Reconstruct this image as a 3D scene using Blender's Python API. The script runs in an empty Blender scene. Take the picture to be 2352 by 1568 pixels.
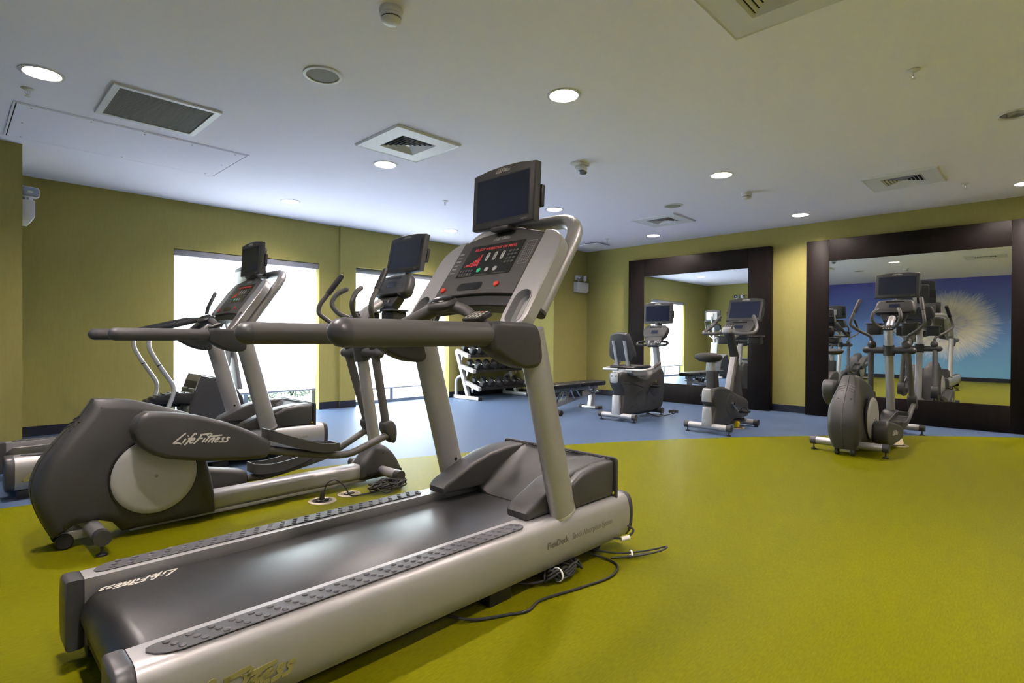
import bpy, bmesh, math, random
from mathutils import Vector, Matrix, noise

random.seed(7)
R = math.radians
scene = bpy.context.scene
col = scene.collection

# ------------------------------------------------------------------ camera
CAM_Z = 1.02
yaw, pit, rol = 0.7724, -0.0055, 0.0055
fw = Vector((math.cos(yaw) * math.cos(pit), math.sin(yaw) * math.cos(pit), math.sin(pit)))
r0 = Vector((math.sin(yaw), -math.cos(yaw), 0))
u0 = r0.cross(fw)
rt = r0 * math.cos(rol) + u0 * math.sin(rol)
up = -r0 * math.sin(rol) + u0 * math.cos(rol)
cam_data = bpy.data.cameras.new('camera')
cam_data.sensor_width = 36.0
cam_data.lens = 1271.37 / 2352 * 36.0
cam_data.clip_start = 0.02
cam_data.clip_end = 200
cam = bpy.data.objects.new('camera', cam_data)
col.objects.link(cam)
cam.matrix_world = Matrix(((rt.x, up.x, -fw.x, 0), (rt.y, up.y, -fw.y, 0), (rt.z, up.z, -fw.z, CAM_Z), (0, 0, 0, 1)))
scene.camera = cam

# ------------------------------------------------------------------ sky, exposure
SKY = 30.0          # bright hazy daylight behind the roller shades
LAMP = 740.0        # ceiling downlight lens
world = bpy.data.worlds.new('sky')
scene.world = world
world.use_nodes = True
bg = world.node_tree.nodes['Background']
bg.inputs['Color'].default_value = (0.87, 0.94, 1.0, 1)
bg.inputs['Strength'].default_value = SKY
vs = scene.view_settings
vs.view_transform = 'Standard'
vs.look = 'None'
vs.exposure = 0.48
vs.gamma = 1.0
vs.use_curve_mapping = False
scene.cycles.max_bounces = 10
scene.cycles.diffuse_bounces = 5
scene.cycles.glossy_bounces = 5
scene.cycles.transparent_max_bounces = 8
scene.cycles.sample_clamp_indirect = 12.0
scene.cycles.caustics_reflective = True
scene.cycles.caustics_refractive = False

# ------------------------------------------------------------------ helpers
def sRGB(r, g, b):
    f = lambda c: (c / 12.92) if c <= 0.04045 else ((c + 0.055) / 1.055) ** 2.4
    return (f(r / 255), f(g / 255), f(b / 255), 1)

MATS = {}
def mat(name, color, rough=0.5, metal=0.0, spec=0.5, emit=None, estr=0.0, bump=None, vary=None, coat=0.0, alpha=1.0):
    """plain procedural material. bump=(scale, strength, stretch) vary=(scale, amount, stretch)"""
    m = bpy.data.materials.new(name)
    m.use_nodes = True
    nt = m.node_tree
    b = nt.nodes['Principled BSDF']
    b.inputs['Base Color'].default_value = color
    b.inputs['Roughness'].default_value = rough
    b.inputs['Metallic'].default_value = metal
    b.inputs['Specular IOR Level'].default_value = spec
    b.inputs['Coat Weight'].default_value = coat
    if emit:
        b.inputs['Emission Color'].default_value = emit
        b.inputs['Emission Strength'].default_value = estr
    def tex(scale, stretch, detail=3):
        tc = nt.nodes.new('ShaderNodeTexCoord')
        mp = nt.nodes.new('ShaderNodeMapping')
        mp.inputs['Scale'].default_value = stretch
        nz = nt.nodes.new('ShaderNodeTexNoise')
        nz.inputs['Scale'].default_value = scale
        nz.inputs['Detail'].default_value = detail
        nt.links.new(tc.outputs['Object'], mp.inputs['Vector'])
        nt.links.new(mp.outputs['Vector'], nz.inputs['Vector'])
        return nz
    if vary:
        nz = tex(vary[0], vary[2])
        rp = nt.nodes.new('ShaderNodeValToRGB')
        rp.color_ramp.elements[0].position = 0.3
        rp.color_ramp.elements[1].position = 0.7
        a = vary[1]
        rp.color_ramp.elements[0].color = tuple(c * (1 - a) for c in color[:3]) + (1,)
        rp.color_ramp.elements[1].color = tuple(min(1, c * (1 + a)) for c in color[:3]) + (1,)
        nt.links.new(nz.outputs['Fac'], rp.inputs['Fac'])
        nt.links.new(rp.outputs['Color'], b.inputs['Base Color'])
    if bump:
        nz = tex(bump[0], bump[2])
        bp = nt.nodes.new('ShaderNodeBump')
        bp.inputs['Strength'].default_value = bump[1]
        bp.inputs['Distance'].default_value = 0.002
        nt.links.new(nz.outputs['Fac'], bp.inputs['Height'])
        nt.links.new(bp.outputs['Normal'], b.inputs['Normal'])
    MATS[name] = m
    return m

I1 = (1, 1, 1)
mat('ceiling_paint', sRGB(240, 237, 255), 0.9, spec=0.2)
mat('wall_fabric', sRGB(156, 149, 88), 0.85, spec=0.15, vary=(60, 0.035, (1, 1, 0.15)), bump=(260, 0.15, (1, 1, 0.25)))
mat('floor_green', sRGB(99, 99, 6), 0.48, spec=0.035, vary=(28, 0.13, (1.2, 7, 1)), bump=(90, 0.05, I1))
mat('floor_blue', sRGB(73, 89, 115), 0.46, spec=0.06, vary=(40, 0.06, (1, 5, 1)), bump=(90, 0.04, I1))
mat('skirting', sRGB(26, 29, 44), 0.45)
mat('dark_wood', sRGB(21, 16, 15), 0.5, spec=0.1, vary=(20, 0.2, (1, 1, 0.06)))
mat('mirror_glass', (0.86, 0.88, 0.87, 1), 0.0, metal=1.0)
mat('silver', sRGB(164, 163, 164), 0.42, metal=0.55, vary=(8, 0.03, I1))
mat('silver_bright', sRGB(190, 190, 191), 0.35, metal=0.4)
mat('cup_inner', sRGB(150, 150, 152), 0.55, metal=0.2)  # darker than the arm silver, recess shade put into the colour
mat('chrome', sRGB(225, 225, 228), 0.12, metal=1.0)
mat('grey_plastic', sRGB(53, 53, 54), 0.48, bump=(420, 0.08, I1))
mat('dark_plastic', sRGB(48, 48, 50), 0.5, bump=(420, 0.08, I1))
mat('grip_rubber', sRGB(74, 73, 73), 0.55, bump=(500, 0.1, I1))
mat('cap_plastic', sRGB(62, 62, 66), 0.38)
mat('black_plastic', sRGB(24, 24, 26), 0.4)
mat('black_rubber', sRGB(26, 26, 28), 0.6)
mat('belt_rubber', sRGB(30, 30, 32), 0.36, spec=0.6, bump=(300, 0.1, I1), vary=(6, 0.2, (0.4, 3, 1)))
mat('pad_rubber', sRGB(64, 64, 68), 0.5)
mat('console_grey', sRGB(62, 61, 60), 0.5)
mat('screen', sRGB(30, 35, 54), 0.12, spec=0.5)
mat('display_black', sRGB(18, 18, 20), 0.2)
mat('logo_white', sRGB(190, 186, 178), 0.5)
mat('logo_gold', sRGB(150, 146, 96), 0.35, metal=0.4)
mat('print_grey', sRGB(88, 84, 74), 0.5)
mat('print_mid', sRGB(120, 116, 104), 0.5)
mat('print_pale', sRGB(150, 150, 150), 0.5)
mat('led_red', sRGB(120, 20, 24), 0.5, emit=(1, 0.05, 0.07, 1), estr=0.3)
mat('button_grey', sRGB(150, 150, 148), 0.45)
mat('button_dark', sRGB(70, 70, 72), 0.45)
mat('button_green', sRGB(40, 190, 130), 0.4)
mat('button_red', sRGB(215, 60, 48), 0.4)
mat('upholstery', sRGB(44, 47, 56), 0.55)
mat('black_vinyl', sRGB(22, 22, 24), 0.38)
mat('disc_silver', sRGB(168, 167, 168), 0.5, metal=0.35)
mat('white_plastic', sRGB(214, 213, 218), 0.5)
mat('vent_white', sRGB(216, 216, 226), 0.5)
mat('vent_dark', sRGB(18, 18, 18), 0.9)
mat('grille_grey', sRGB(112, 110, 106), 0.8)
mat('speaker_cloth', sRGB(140, 140, 138), 0.8)
mat('lens', sRGB(128, 134, 146), 0.2, metal=0.75)
mat('alu_frame', sRGB(120, 126, 138), 0.4, metal=0.3)
mat('lamp_reflector', sRGB(225, 222, 215), 0.25, metal=0.6)
mat('valance_grey', sRGB(150, 150, 158), 0.6)
mat('yellow_plastic', sRGB(225, 200, 20), 0.4)
mat('brass_plate', sRGB(176, 164, 140), 0.35, metal=0.7)
mat('rack_black', sRGB(20, 20, 22), 0.5)
mat('iron', sRGB(28, 29, 33), 0.55)
mat('label_red', sRGB(150, 40, 50), 0.5)
mat('gravel', sRGB(98, 94, 86), 0.95, vary=(9, 0.35, I1))
mat('leaf', sRGB(60, 72, 60), 0.7)
mat('render_wall', sRGB(190, 188, 180), 0.9)
mat('bellows', sRGB(110, 112, 98), 0.7)
mat('tie_white', sRGB(230, 230, 228), 0.5)

m = mat('lamp_lens', sRGB(255, 250, 240), 0.5, emit=(1.0, 0.86, 0.79, 1), estr=LAMP)

def shade_material():
    m = bpy.data.materials.new('roller_fabric')
    m.use_nodes = True
    nt = m.node_tree
    nt.nodes.clear()
    out = nt.nodes.new('ShaderNodeOutputMaterial')
    dif = nt.nodes.new('ShaderNodeBsdfDiffuse')
    trl = nt.nodes.new('ShaderNodeBsdfTranslucent')
    tra = nt.nodes.new('ShaderNodeBsdfTransparent')
    dif.inputs['Color'].default_value = (0.8, 0.8, 0.8, 1)
    trl.inputs['Color'].default_value = (0.85, 0.86, 0.88, 1)
    tra.inputs['Color'].default_value = (1, 1, 1, 1)
    a = nt.nodes.new('ShaderNodeMixShader')
    a.inputs[0].default_value = 0.62
    b = nt.nodes.new('ShaderNodeMixShader')
    b.inputs[0].default_value = 0.22
    nt.links.new(dif.outputs[0], a.inputs[1])
    nt.links.new(trl.outputs[0], a.inputs[2])
    nt.links.new(a.outputs[0], b.inputs[1])
    nt.links.new(tra.outputs[0], b.inputs[2])
    nt.links.new(b.outputs[0], out.inputs['Surface'])
    MATS['roller_fabric'] = m
shade_material()

def glass_material():
    m = bpy.data.materials.new('window_glass')
    m.use_nodes = True
    nt = m.node_tree
    nt.nodes.clear()
    out = nt.nodes.new('ShaderNodeOutputMaterial')
    tra = nt.nodes.new('ShaderNodeBsdfTransparent')
    tra.inputs['Color'].default_value = (0.93, 0.96, 0.95, 1)
    gl = nt.nodes.new('ShaderNodeBsdfGlossy')
    gl.inputs['Roughness'].default_value = 0.02
    mx = nt.nodes.new('ShaderNodeMixShader')
    mx.inputs[0].default_value = 0.06
    nt.links.new(tra.outputs[0], mx.inputs[1])
    nt.links.new(gl.outputs[0], mx.inputs[2])
    nt.links.new(mx.outputs[0], out.inputs['Surface'])
    MATS['window_glass'] = m
glass_material()

def area(poly):
    return 0.5 * sum(poly[i][0] * poly[(i + 1) % len(poly)][1] - poly[(i + 1) % len(poly)][0] * poly[i][1] for i in range(len(poly)))

def inset(poly, d):
    if d == 0:
        return list(poly)
    n = len(poly)
    out = []
    for i in range(n):
        p0, p1, p2 = Vector(poly[i - 1]), Vector(poly[i]), Vector(poly[(i + 1) % n])
        e1, e2 = (p1 - p0), (p2 - p1)
        if e1.length < 1e-7 or e2.length < 1e-7:
            out.append(tuple(p1)); continue
        e1.normalize(); e2.normalize()
        n1, n2 = Vector((-e1.y, e1.x)), Vector((-e2.y, e2.x))
        k = n1 + n2
        c = max(0.35, (1 + n1.dot(n2)) / 2)
        k = k / 2 / c
        out.append((p1.x + k.x * d, p1.y + k.y * d))
    return out

def cr(pts, n=4, closed=True):
    P = [Vector(p) for p in pts]
    N = len(P)
    out = []
    rng = range(N) if closed else range(N - 1)
    for i in rng:
        if closed:
            a, b, c, d = P[i - 1], P[i], P[(i + 1) % N], P[(i + 2) % N]
        else:
            a, b, c, d = P[max(0, i - 1)], P[i], P[i + 1], P[min(N - 1, i + 2)]
        for k in range(n):
            t = k / n
            out.append(tuple(0.5 * ((2 * b) + (c - a) * t + (2 * a - 5 * b + 4 * c - d) * t * t + (3 * b - a - 3 * c + d) * t ** 3)))
    if not closed:
        out.append(tuple(P[-1]))
    return out

def rrect(w, h, r, cx=0.0, cy=0.0, n=4):
    """r: one radius or (top right, top left, bottom left, bottom right)"""
    rr = r if isinstance(r, (tuple, list)) else (r,) * 4
    out = []
    for (sx, sy, a0, q) in ((1, 1, 0, rr[0]), (-1, 1, 90, rr[1]), (-1, -1, 180, rr[2]), (1, -1, 270, rr[3])):
        for k in range(n + 1):
            a = R(a0 + 90 * k / n)
            out.append((cx + sx * (w / 2 - q) + q * math.cos(a), cy + sy * (h / 2 - q) + q * math.sin(a)))
    return out

def oval(w, h, cx=0.0, cy=0.0, n=20):
    return [(cx + w / 2 * math.cos(2 * math.pi * k / n), cy + h / 2 * math.sin(2 * math.pi * k / n)) for k in range(n)]

def fillet(pts, r, n=5):
    P = [Vector(p) for p in pts]
    if r <= 0 or len(P) < 3:
        return P
    out = [P[0]]
    for i in range(1, len(P) - 1):
        a, b, c = P[i - 1], P[i], P[i + 1]
        d1, d2 = (a - b), (c - b)
        l = min(r, d1.length * 0.48, d2.length * 0.48)
        p, q = b + d1.normalized() * l, b + d2.normalized() * l
        for k in range(n + 1):
            t = k / n
            out.append(p * (1 - t) ** 2 + b * 2 * t * (1 - t) + q * t * t)
    out.append(P[-1])
    return out

class G:
    def __init__(s, m=None):
        s.v = []; s.f = []; s.m = m or Matrix.Identity(4)
    def add(s, vs, fs):
        o = len(s.v)
        s.v += [tuple(s.m @ Vector(v)) for v in vs]
        s.f += [tuple(i + o for i in f) for f in fs]
        return s
    def box(s, lo, hi, bev=0.0, seg=2):
        x0, y0, z0 = lo; x1, y1, z1 = hi
        if bev:
            cx, cy = (x0 + x1) / 2, (y0 + y1) / 2
            b = min(bev, (x1 - x0) / 2.2, (y1 - y0) / 2.2, (z1 - z0) / 2.2)
            return s.prism(rrect(x1 - x0, y1 - y0, b, cx, cy, n=seg), 'z', z0, z1, b, seg)
        return s.add([(x0, y0, z0), (x1, y0, z0), (x1, y1, z0), (x0, y1, z0), (x0, y0, z1), (x1, y0, z1), (x1, y1, z1), (x0, y1, z1)],
                     [(0, 3, 2, 1), (4, 5, 6, 7), (0, 1, 5, 4), (1, 2, 6, 5), (2, 3, 7, 6), (3, 0, 4, 7)])
    def rings(s, rings, cap0=True, cap1=True, closed=True):
        n = len(rings[0])
        vs = [p for r in rings for p in r]
        fs = []
        for i in range(len(rings) - 1):
            for k in range(n if closed else n - 1):
                a, b = i * n + k, i * n + (k + 1) % n
                fs.append((a, b, b + n, a + n))
        if cap0: fs.append(tuple(range(n - 1, -1, -1)))
        if cap1: fs.append(tuple((len(rings) - 1) * n + k for k in range(n)))
        return s.add(vs, fs)
    def prism(s, poly, axis, a0, a1, bev=0.0, seg=3):
        if area(poly) < 0: poly = poly[::-1]
        mp = {'x': lambda u, v, a: (a, u, v), 'y': lambda u, v, a: (u, a, v), 'z': lambda u, v, a: (u, v, a)}[axis]
        if a1 < a0: a0, a1 = a1, a0
        rg = []
        if bev:
            bev = min(bev, (a1 - a0) / 2)
            for i in range(seg + 1):
                t = i / seg * math.pi / 2
                rg.append((inset(poly, bev * (1 - math.sin(t))), a0 + bev * (1 - math.cos(t))))
            for i in range(seg + 1):
                t = (seg - i) / seg * math.pi / 2
                rg.append((inset(poly, bev * (1 - math.sin(t))), a1 - bev * (1 - math.cos(t))))
        else:
            rg = [(poly, a0), (poly, a1)]
        return s.rings([[mp(u, v, a) for u, v in p] for p, a in rg])
    def tube(s, pts, r, seg=12, fil=0.0, dome=(False, False), sc=(1, 1), nf=5, upv=None):
        P = fillet(pts, fil, nf)
        if isinstance(r, (list, tuple)):
            # interpolate radius by arclength of the control points
            Q = [Vector(p) for p in pts]
            def rad(p):
                best = None
                for i in range(len(Q) - 1):
                    d = Q[i + 1] - Q[i]
                    t = max(0, min(1, (p - Q[i]).dot(d) / max(d.length_squared, 1e-9)))
                    e = (Q[i] + d * t - p).length
                    if best is None or e < best[0]:
                        best = (e, r[i] * (1 - t) + r[i + 1] * t)
                return best[1]
            rr = [rad(p) for p in P]
        else:
            rr = [r] * len(P)
        T = []
        for i in range(len(P)):
            t = (P[min(i + 1, len(P) - 1)] - P[max(i - 1, 0)])
            T.append(t.normalized() if t.length > 1e-9 else Vector((0, 0, 1)))
        u = Vector(upv) if upv else (Vector((0, 0, 1)) if abs(T[0].z) < 0.9 else Vector((1, 0, 0)))
        A = u - T[0] * u.dot(T[0]); A.normalize()
        rings = []
        def ring(c, A, B, k):
            return [tuple(c + A * (k * sc[0] * math.cos(2 * math.pi * j / seg)) + B * (k * sc[1] * math.sin(2 * math.pi * j / seg))) for j in range(seg)]
        for i, p in enumerate(P):
            A = A - T[i] * A.dot(T[i]); A.normalize()
            B = T[i].cross(A)
            if i == 0 and dome[0]:
                for q in (75, 50, 25):
                    rings.append(ring(p - T[i] * rr[i] * math.sin(R(q)), A, B, rr[i] * math.cos(R(q))))
            rings.append(ring(p, A, B, rr[i]))
            if i == len(P) - 1 and dome[1]:
                for q in (25, 50, 75):
                    rings.append(ring(p + T[i] * rr[i] * math.sin(R(q)), A, B, rr[i] * math.cos(R(q))))
        return s.rings(rings)
    def lathe(s, prof, c=(0, 0, 0), axis='z', seg=24):
        rg = []
        for r, h in prof:
            ring = []
            for k in range(seg):
                a = 2 * math.pi * k / seg
                x, y = r * math.cos(a), r * math.sin(a)
                p = {'z': (x, y, h), 'x': (h, x, y), 'y': (x, h, y)}[axis]
                ring.append((p[0] + c[0], p[1] + c[1], p[2] + c[2]))
            rg.append(ring)
        return s.rings(rg, prof[0][0] < 0.002, prof[-1][0] < 0.002)
    def ell(s, c, r, seg=14, n=8):
        rg = []
        for i in range(1, n):
            a = math.pi * i / n
            rg.append([(c[0] + r[0] * math.sin(a) * math.cos(2 * math.pi * k / seg), c[1] + r[1] * math.sin(a) * math.sin(2 * math.pi * k / seg), c[2] - r[2] * math.cos(a)) for k in range(seg)])
        return s.rings(rg)

def part(name, g, m, parent=None, sm=38, label=None):
    me = bpy.data.meshes.new(name)
    me.from_pydata(g.v, [], g.f)
    bm = bmesh.new()
    bm.from_mesh(me)
    bmesh.ops.recalc_face_normals(bm, faces=bm.faces)
    bm.to_mesh(me)
    bm.free()
    me.polygons.foreach_set('use_smooth', [True] * len(me.polygons))
    me.set_sharp_from_angle(angle=R(sm))
    me.materials.append(MATS[m])
    o = bpy.data.objects.new(name, me)
    col.objects.link(o)
    o.parent = parent
    if label: o['label'] = label
    return o

def thing(name, label, cat, loc=(0, 0, 0), rz=0.0, group=None):
    o = bpy.data.objects.new(name, None)
    o.empty_display_size = 0.1
    col.objects.link(o)
    o.location = loc
    o.rotation_euler = (0, 0, rz)
    return tag(o, label, cat, group)

def tag(o, label, cat, group=None):
    o['label'] = label
    o['category'] = cat
    if group: o['group'] = group
    return o

def struct(o, label=None):
    o['kind'] = 'structure'
    if label: o['label'] = label
    return o

def copy_tree(o, parent=None):
    c = o.copy()
    col.objects.link(c)
    c.parent = parent
    for ch in list(o.children):
        copy_tree(ch, c)
    return c

def basis(o, a, b, c):
    return Matrix(((a[0], b[0], c[0], o[0]), (a[1], b[1], c[1], o[1]), (a[2], b[2], c[2], o[2]), (0, 0, 0, 1)))

# brush lettering: strokes in a unit box, slanted
def _sh(st, dx):
    return [[(x + dx, y) for x, y in s] for s in st]
_e = [[(0.02, 0.30), (0.26, 0.38), (0.24, 0.52), (0.12, 0.50), (0.03, 0.30), (0.06, 0.12), (0.18, 0.07), (0.32, 0.16)]]
_s = [[(0.30, 0.50), (0.16, 0.52), (0.08, 0.42), (0.22, 0.26), (0.18, 0.10), (-0.04, 0.06)]]
_i = [[(0.04, 0.52), (0.0, 0.08)], [(0.07, 0.74), (0.09, 0.80)]]
LOGO = [[(0.30, 1.02), (0.22, 0.95), (-0.12, 0.12), (-0.02, 0.06), (0.2, 0.10), (0.52, -0.04)]] \
    + _sh(_i, 0.52) + [[(1.16, 0.86), (1.10, 1.0), (0.98, 0.98), (0.90, 0.6), (0.82, 0.0), (0.74, -0.12)], [(0.72, 0.50), (1.04, 0.54)]] + _sh(_e, 0.98) \
    + [[(1.62, 0.92), (1.55, 0.5), (1.42, -0.05)], [(1.45, 0.86), (1.8, 0.90), (2.25, 1.0)], [(1.52, 0.48), (1.85, 0.52)]] \
    + _sh(_i, 2.0) + [[(2.36, 0.95), (2.22, 0.08)], [(2.15, 0.68), (2.6, 0.70), (3.25, 0.80)]] \
    + [[(2.55, 0.50), (2.47, 0.06)], [(2.50, 0.28), (2.68, 0.50), (2.78, 0.46), (2.74, 0.08), (2.84, 0.08)]] \
    + _sh(_e, 2.92) + _sh(_s, 3.36) + _sh(_s, 3.74)
def logo(g, h, w=0.13, t=0.0008, z0=0.0, strokes=LOGO, slant=0.42):
    """centred brush lettering of cap height h in the plane of g.m"""
    for st in strokes:
        P = [Vector(((x + slant * y - 2.05) * h, (y - 0.45) * h * 0.82)) for x, y in cr(st, 3, closed=False)]
        n = len(P)
        L, Rr = [], []
        for i in range(n):
            d = P[min(i + 1, n - 1)] - P[max(i - 1, 0)]
            d.normalize()
            k = w * h * 0.5 * (0.75 + 0.35 * math.sin(math.pi * (i + 0.5) / n))
            nn = Vector((-d.y, d.x)) * k
            L.append(P[i] + nn); Rr.append(P[i] - nn)
        rings = []
        for i in range(n):
            rings.append([(L[i].x, L[i].y, z0), (L[i].x, L[i].y, z0 + t), (Rr[i].x, Rr[i].y, z0 + t), (Rr[i].x, Rr[i].y, z0)])
        g.rings(rings)
    return g

def text(g, body, size, x=0.0, y=0.0, z=0.0, align='CENTER', width=1.0, shear=0.0):
    cu = bpy.data.curves.new('t', 'FONT')
    cu.body = body
    cu.size = size
    cu.align_x = align
    cu.shear = shear
    cu.resolution_u = 2
    cu.extrude = 0.0003
    ob = bpy.data.objects.new('t', cu)
    me = bpy.data.meshes.new_from_object(ob)
    g.add([(v.co.x * width + x, v.co.y + y, v.co.z + z) for v in me.vertices], [tuple(p.vertices) for p in me.polygons])
    bpy.data.objects.remove(ob)
    bpy.data.curves.remove(cu)
    bpy.data.meshes.remove(me)
    return g
# ------------------------------------------------------------------ the room
H = 2.628                      # ceiling
XW = 8.35                      # mirror wall
XB = -1.6                      # mural wall behind the camera
YE = -3.0                      # end wall
YW, YW2 = 7.41, 7.366          # window wall (two planes, a shallow step at X=4.0)
PX, PY = 7.39, 6.193           # boxed column by the mirror wall
BX, BY = 0.46, 6.20            # boxed column at far left
W1 = (1.89, 3.70)
W2 = (4.25, 6.02)
WT = 2.06                      # window head

# floor: blue vinyl along the walls, green vinyl in a wide curve
CC, CRAD = (-0.656, -6.413), 10.878
arc = []
a0 = math.acos((XB - 0.15 - CC[0]) / CRAD)
a1 = math.acos((XW + 0.1 - CC[0]) / CRAD)
for k in range(61):
    a = a0 + (a1 - a0) * k / 60
    arc.append((CC[0] + CRAD * math.cos(a), CC[1] + CRAD * math.sin(a)))
g = G()
top = [(x, YW + 0.3) for x, y in arc]
for i in range(60):
    g.add([arc[i] + (0,), arc[i + 1] + (0,), top[i + 1] + (0,), top[i] + (0,)], [(0, 1, 2, 3)])
floor = struct(part('floor', g, 'floor_blue'), 'blue vinyl floor along the walls')
g = G()
for i in range(60):
    g.add([(arc[i][0], YE - 0.1, 0), (arc[i + 1][0], YE - 0.1, 0), arc[i + 1] + (0,), arc[i] + (0,)], [(0, 1, 2, 3)])
part('green_floor_zone', g, 'floor_green', floor, label='green vinyl flooring with a curved edge')
# slab under the vinyl keeps daylight out
g = G().box((XB - 0.2, YE - 0.2, -0.2), (XW + 0.2, YW + 0.3, -0.01))
part('floor_slab', g, 'render_wall', floor)

# ceiling with round openings for the downlights
LX = [0.42, 2.86, 5.30, 7.68]
LY = [-1.93, 0.19, 2.32, 4.44, 6.46]
LAMPS = [(0.42, 4.44), (2.86, 2.32), (2.86, 4.44), (2.86, 6.46), (5.30, 4.44), (5.30, 6.46), (7.68, 4.44), (5.30, 2.32),
         (7.68, 2.32), (7.68, 0.19), (5.30, 0.19), (2.86, 0.19), (0.42, 2.32), (0.42, 0.19),
         (0.42, -1.93), (2.86, -1.93), (5.30, -1.93), (7.68, -1.93)]  # this end wall row is unseen, added to brighten the ceiling
LR = 0.098
def axis_cuts(c, lo, hi):
    v = [lo]
    for q in c: v += [q - 0.14, q + 0.14]
    return v + [hi]
cx = axis_cuts(LX, XB - 0.1, XW + 0.1)
cy = axis_cuts(LY, YE - 0.1, YW + 0.1)
g = G()
for i in range(len(cx) - 1):
    for j in range(len(cy) - 1):
        x0, x1, y0, y1 = cx[i], cx[i + 1], cy[j], cy[j + 1]
        mx, my = (x0 + x1) / 2, (y0 + y1) / 2
        if i % 2 and j % 2 and any(abs(mx - a) < 0.02 and abs(my - b) < 0.02 for a, b in LAMPS):
            n = 32
            inner = [(mx + LR * math.cos(2 * math.pi * k / n), my + LR * math.sin(2 * math.pi * k / n), H) for k in range(n)]
            outer = []
            for k in range(n):
                c, s = math.cos(2 * math.pi * k / n), math.sin(2 * math.pi * k / n)
                q = 0.14 / max(abs(c), abs(s))
                outer.append((mx + c * q, my + s * q, H))
            g.rings([outer, inner], False, False)
        else:
            g.add([(x0, y0, H), (x1, y0, H), (x1, y1, H), (x0, y1, H)], [(0, 1, 2, 3)])
bm_ceiling = part('ceiling', g, 'ceiling_paint')
struct(bm_ceiling)
g = G().box((XB - 0.2, YE - 0.2, H + 0.2), (XW + 0.2, YW + 0.3, H + 0.3))
part('roof_slab', g, 'render_wall', bm_ceiling)

# walls
T = 0.24
g = G()
g.box((BX - 0.5, YW, 0), (W1[0], YW + T, H))
g.box((W1[0], YW, WT), (W1[1], YW + T, H))
g.box((W1[1], YW, 0), (W2[0], YW + T, H))
g.box((W2[0], YW, WT), (W2[1], YW + T, H))
g.box((W2[1], YW, 0), (XW + 0.1, YW + T, H))
# the proud lining from X=4.0 on
g.box((4.0, YW2, 0), (W2[0], YW + 0.001, H))
g.box((W2[0], YW2, WT), (W2[1], YW + 0.001, H))
g.box((W2[1], YW2, 0), (PX + 0.05, YW + 0.001, H))
struct(part('wall_left', g, 'wall_fabric'), 'olive green window wall')
g = G().box((XW, YE - 0.1, 0), (XW + 0.2, YW + T, H))
struct(part('wall_right', g, 'wall_fabric'), 'olive green wall behind the mirrors')
g = G().box((XB - 0.2, YE - 0.2, 0), (XW + 0.2, YE, H))
struct(part('wall_end', g, 'render_wall'), 'plain pale end wall')  # unseen wall, kept pale so it bounces neutral light
g = G().box((PX, PY, 0), (XW + 0.05, YW + 0.05, H))
struct(part('wall_column_right', g, 'wall_fabric'), 'olive green boxed column in the far corner')
g = G().box((XB, BY, 0), (BX, YW + 0.05, H))
struct(part('wall_column_left', g, 'wall_fabric'), 'olive green boxed column at the left edge')

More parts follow.
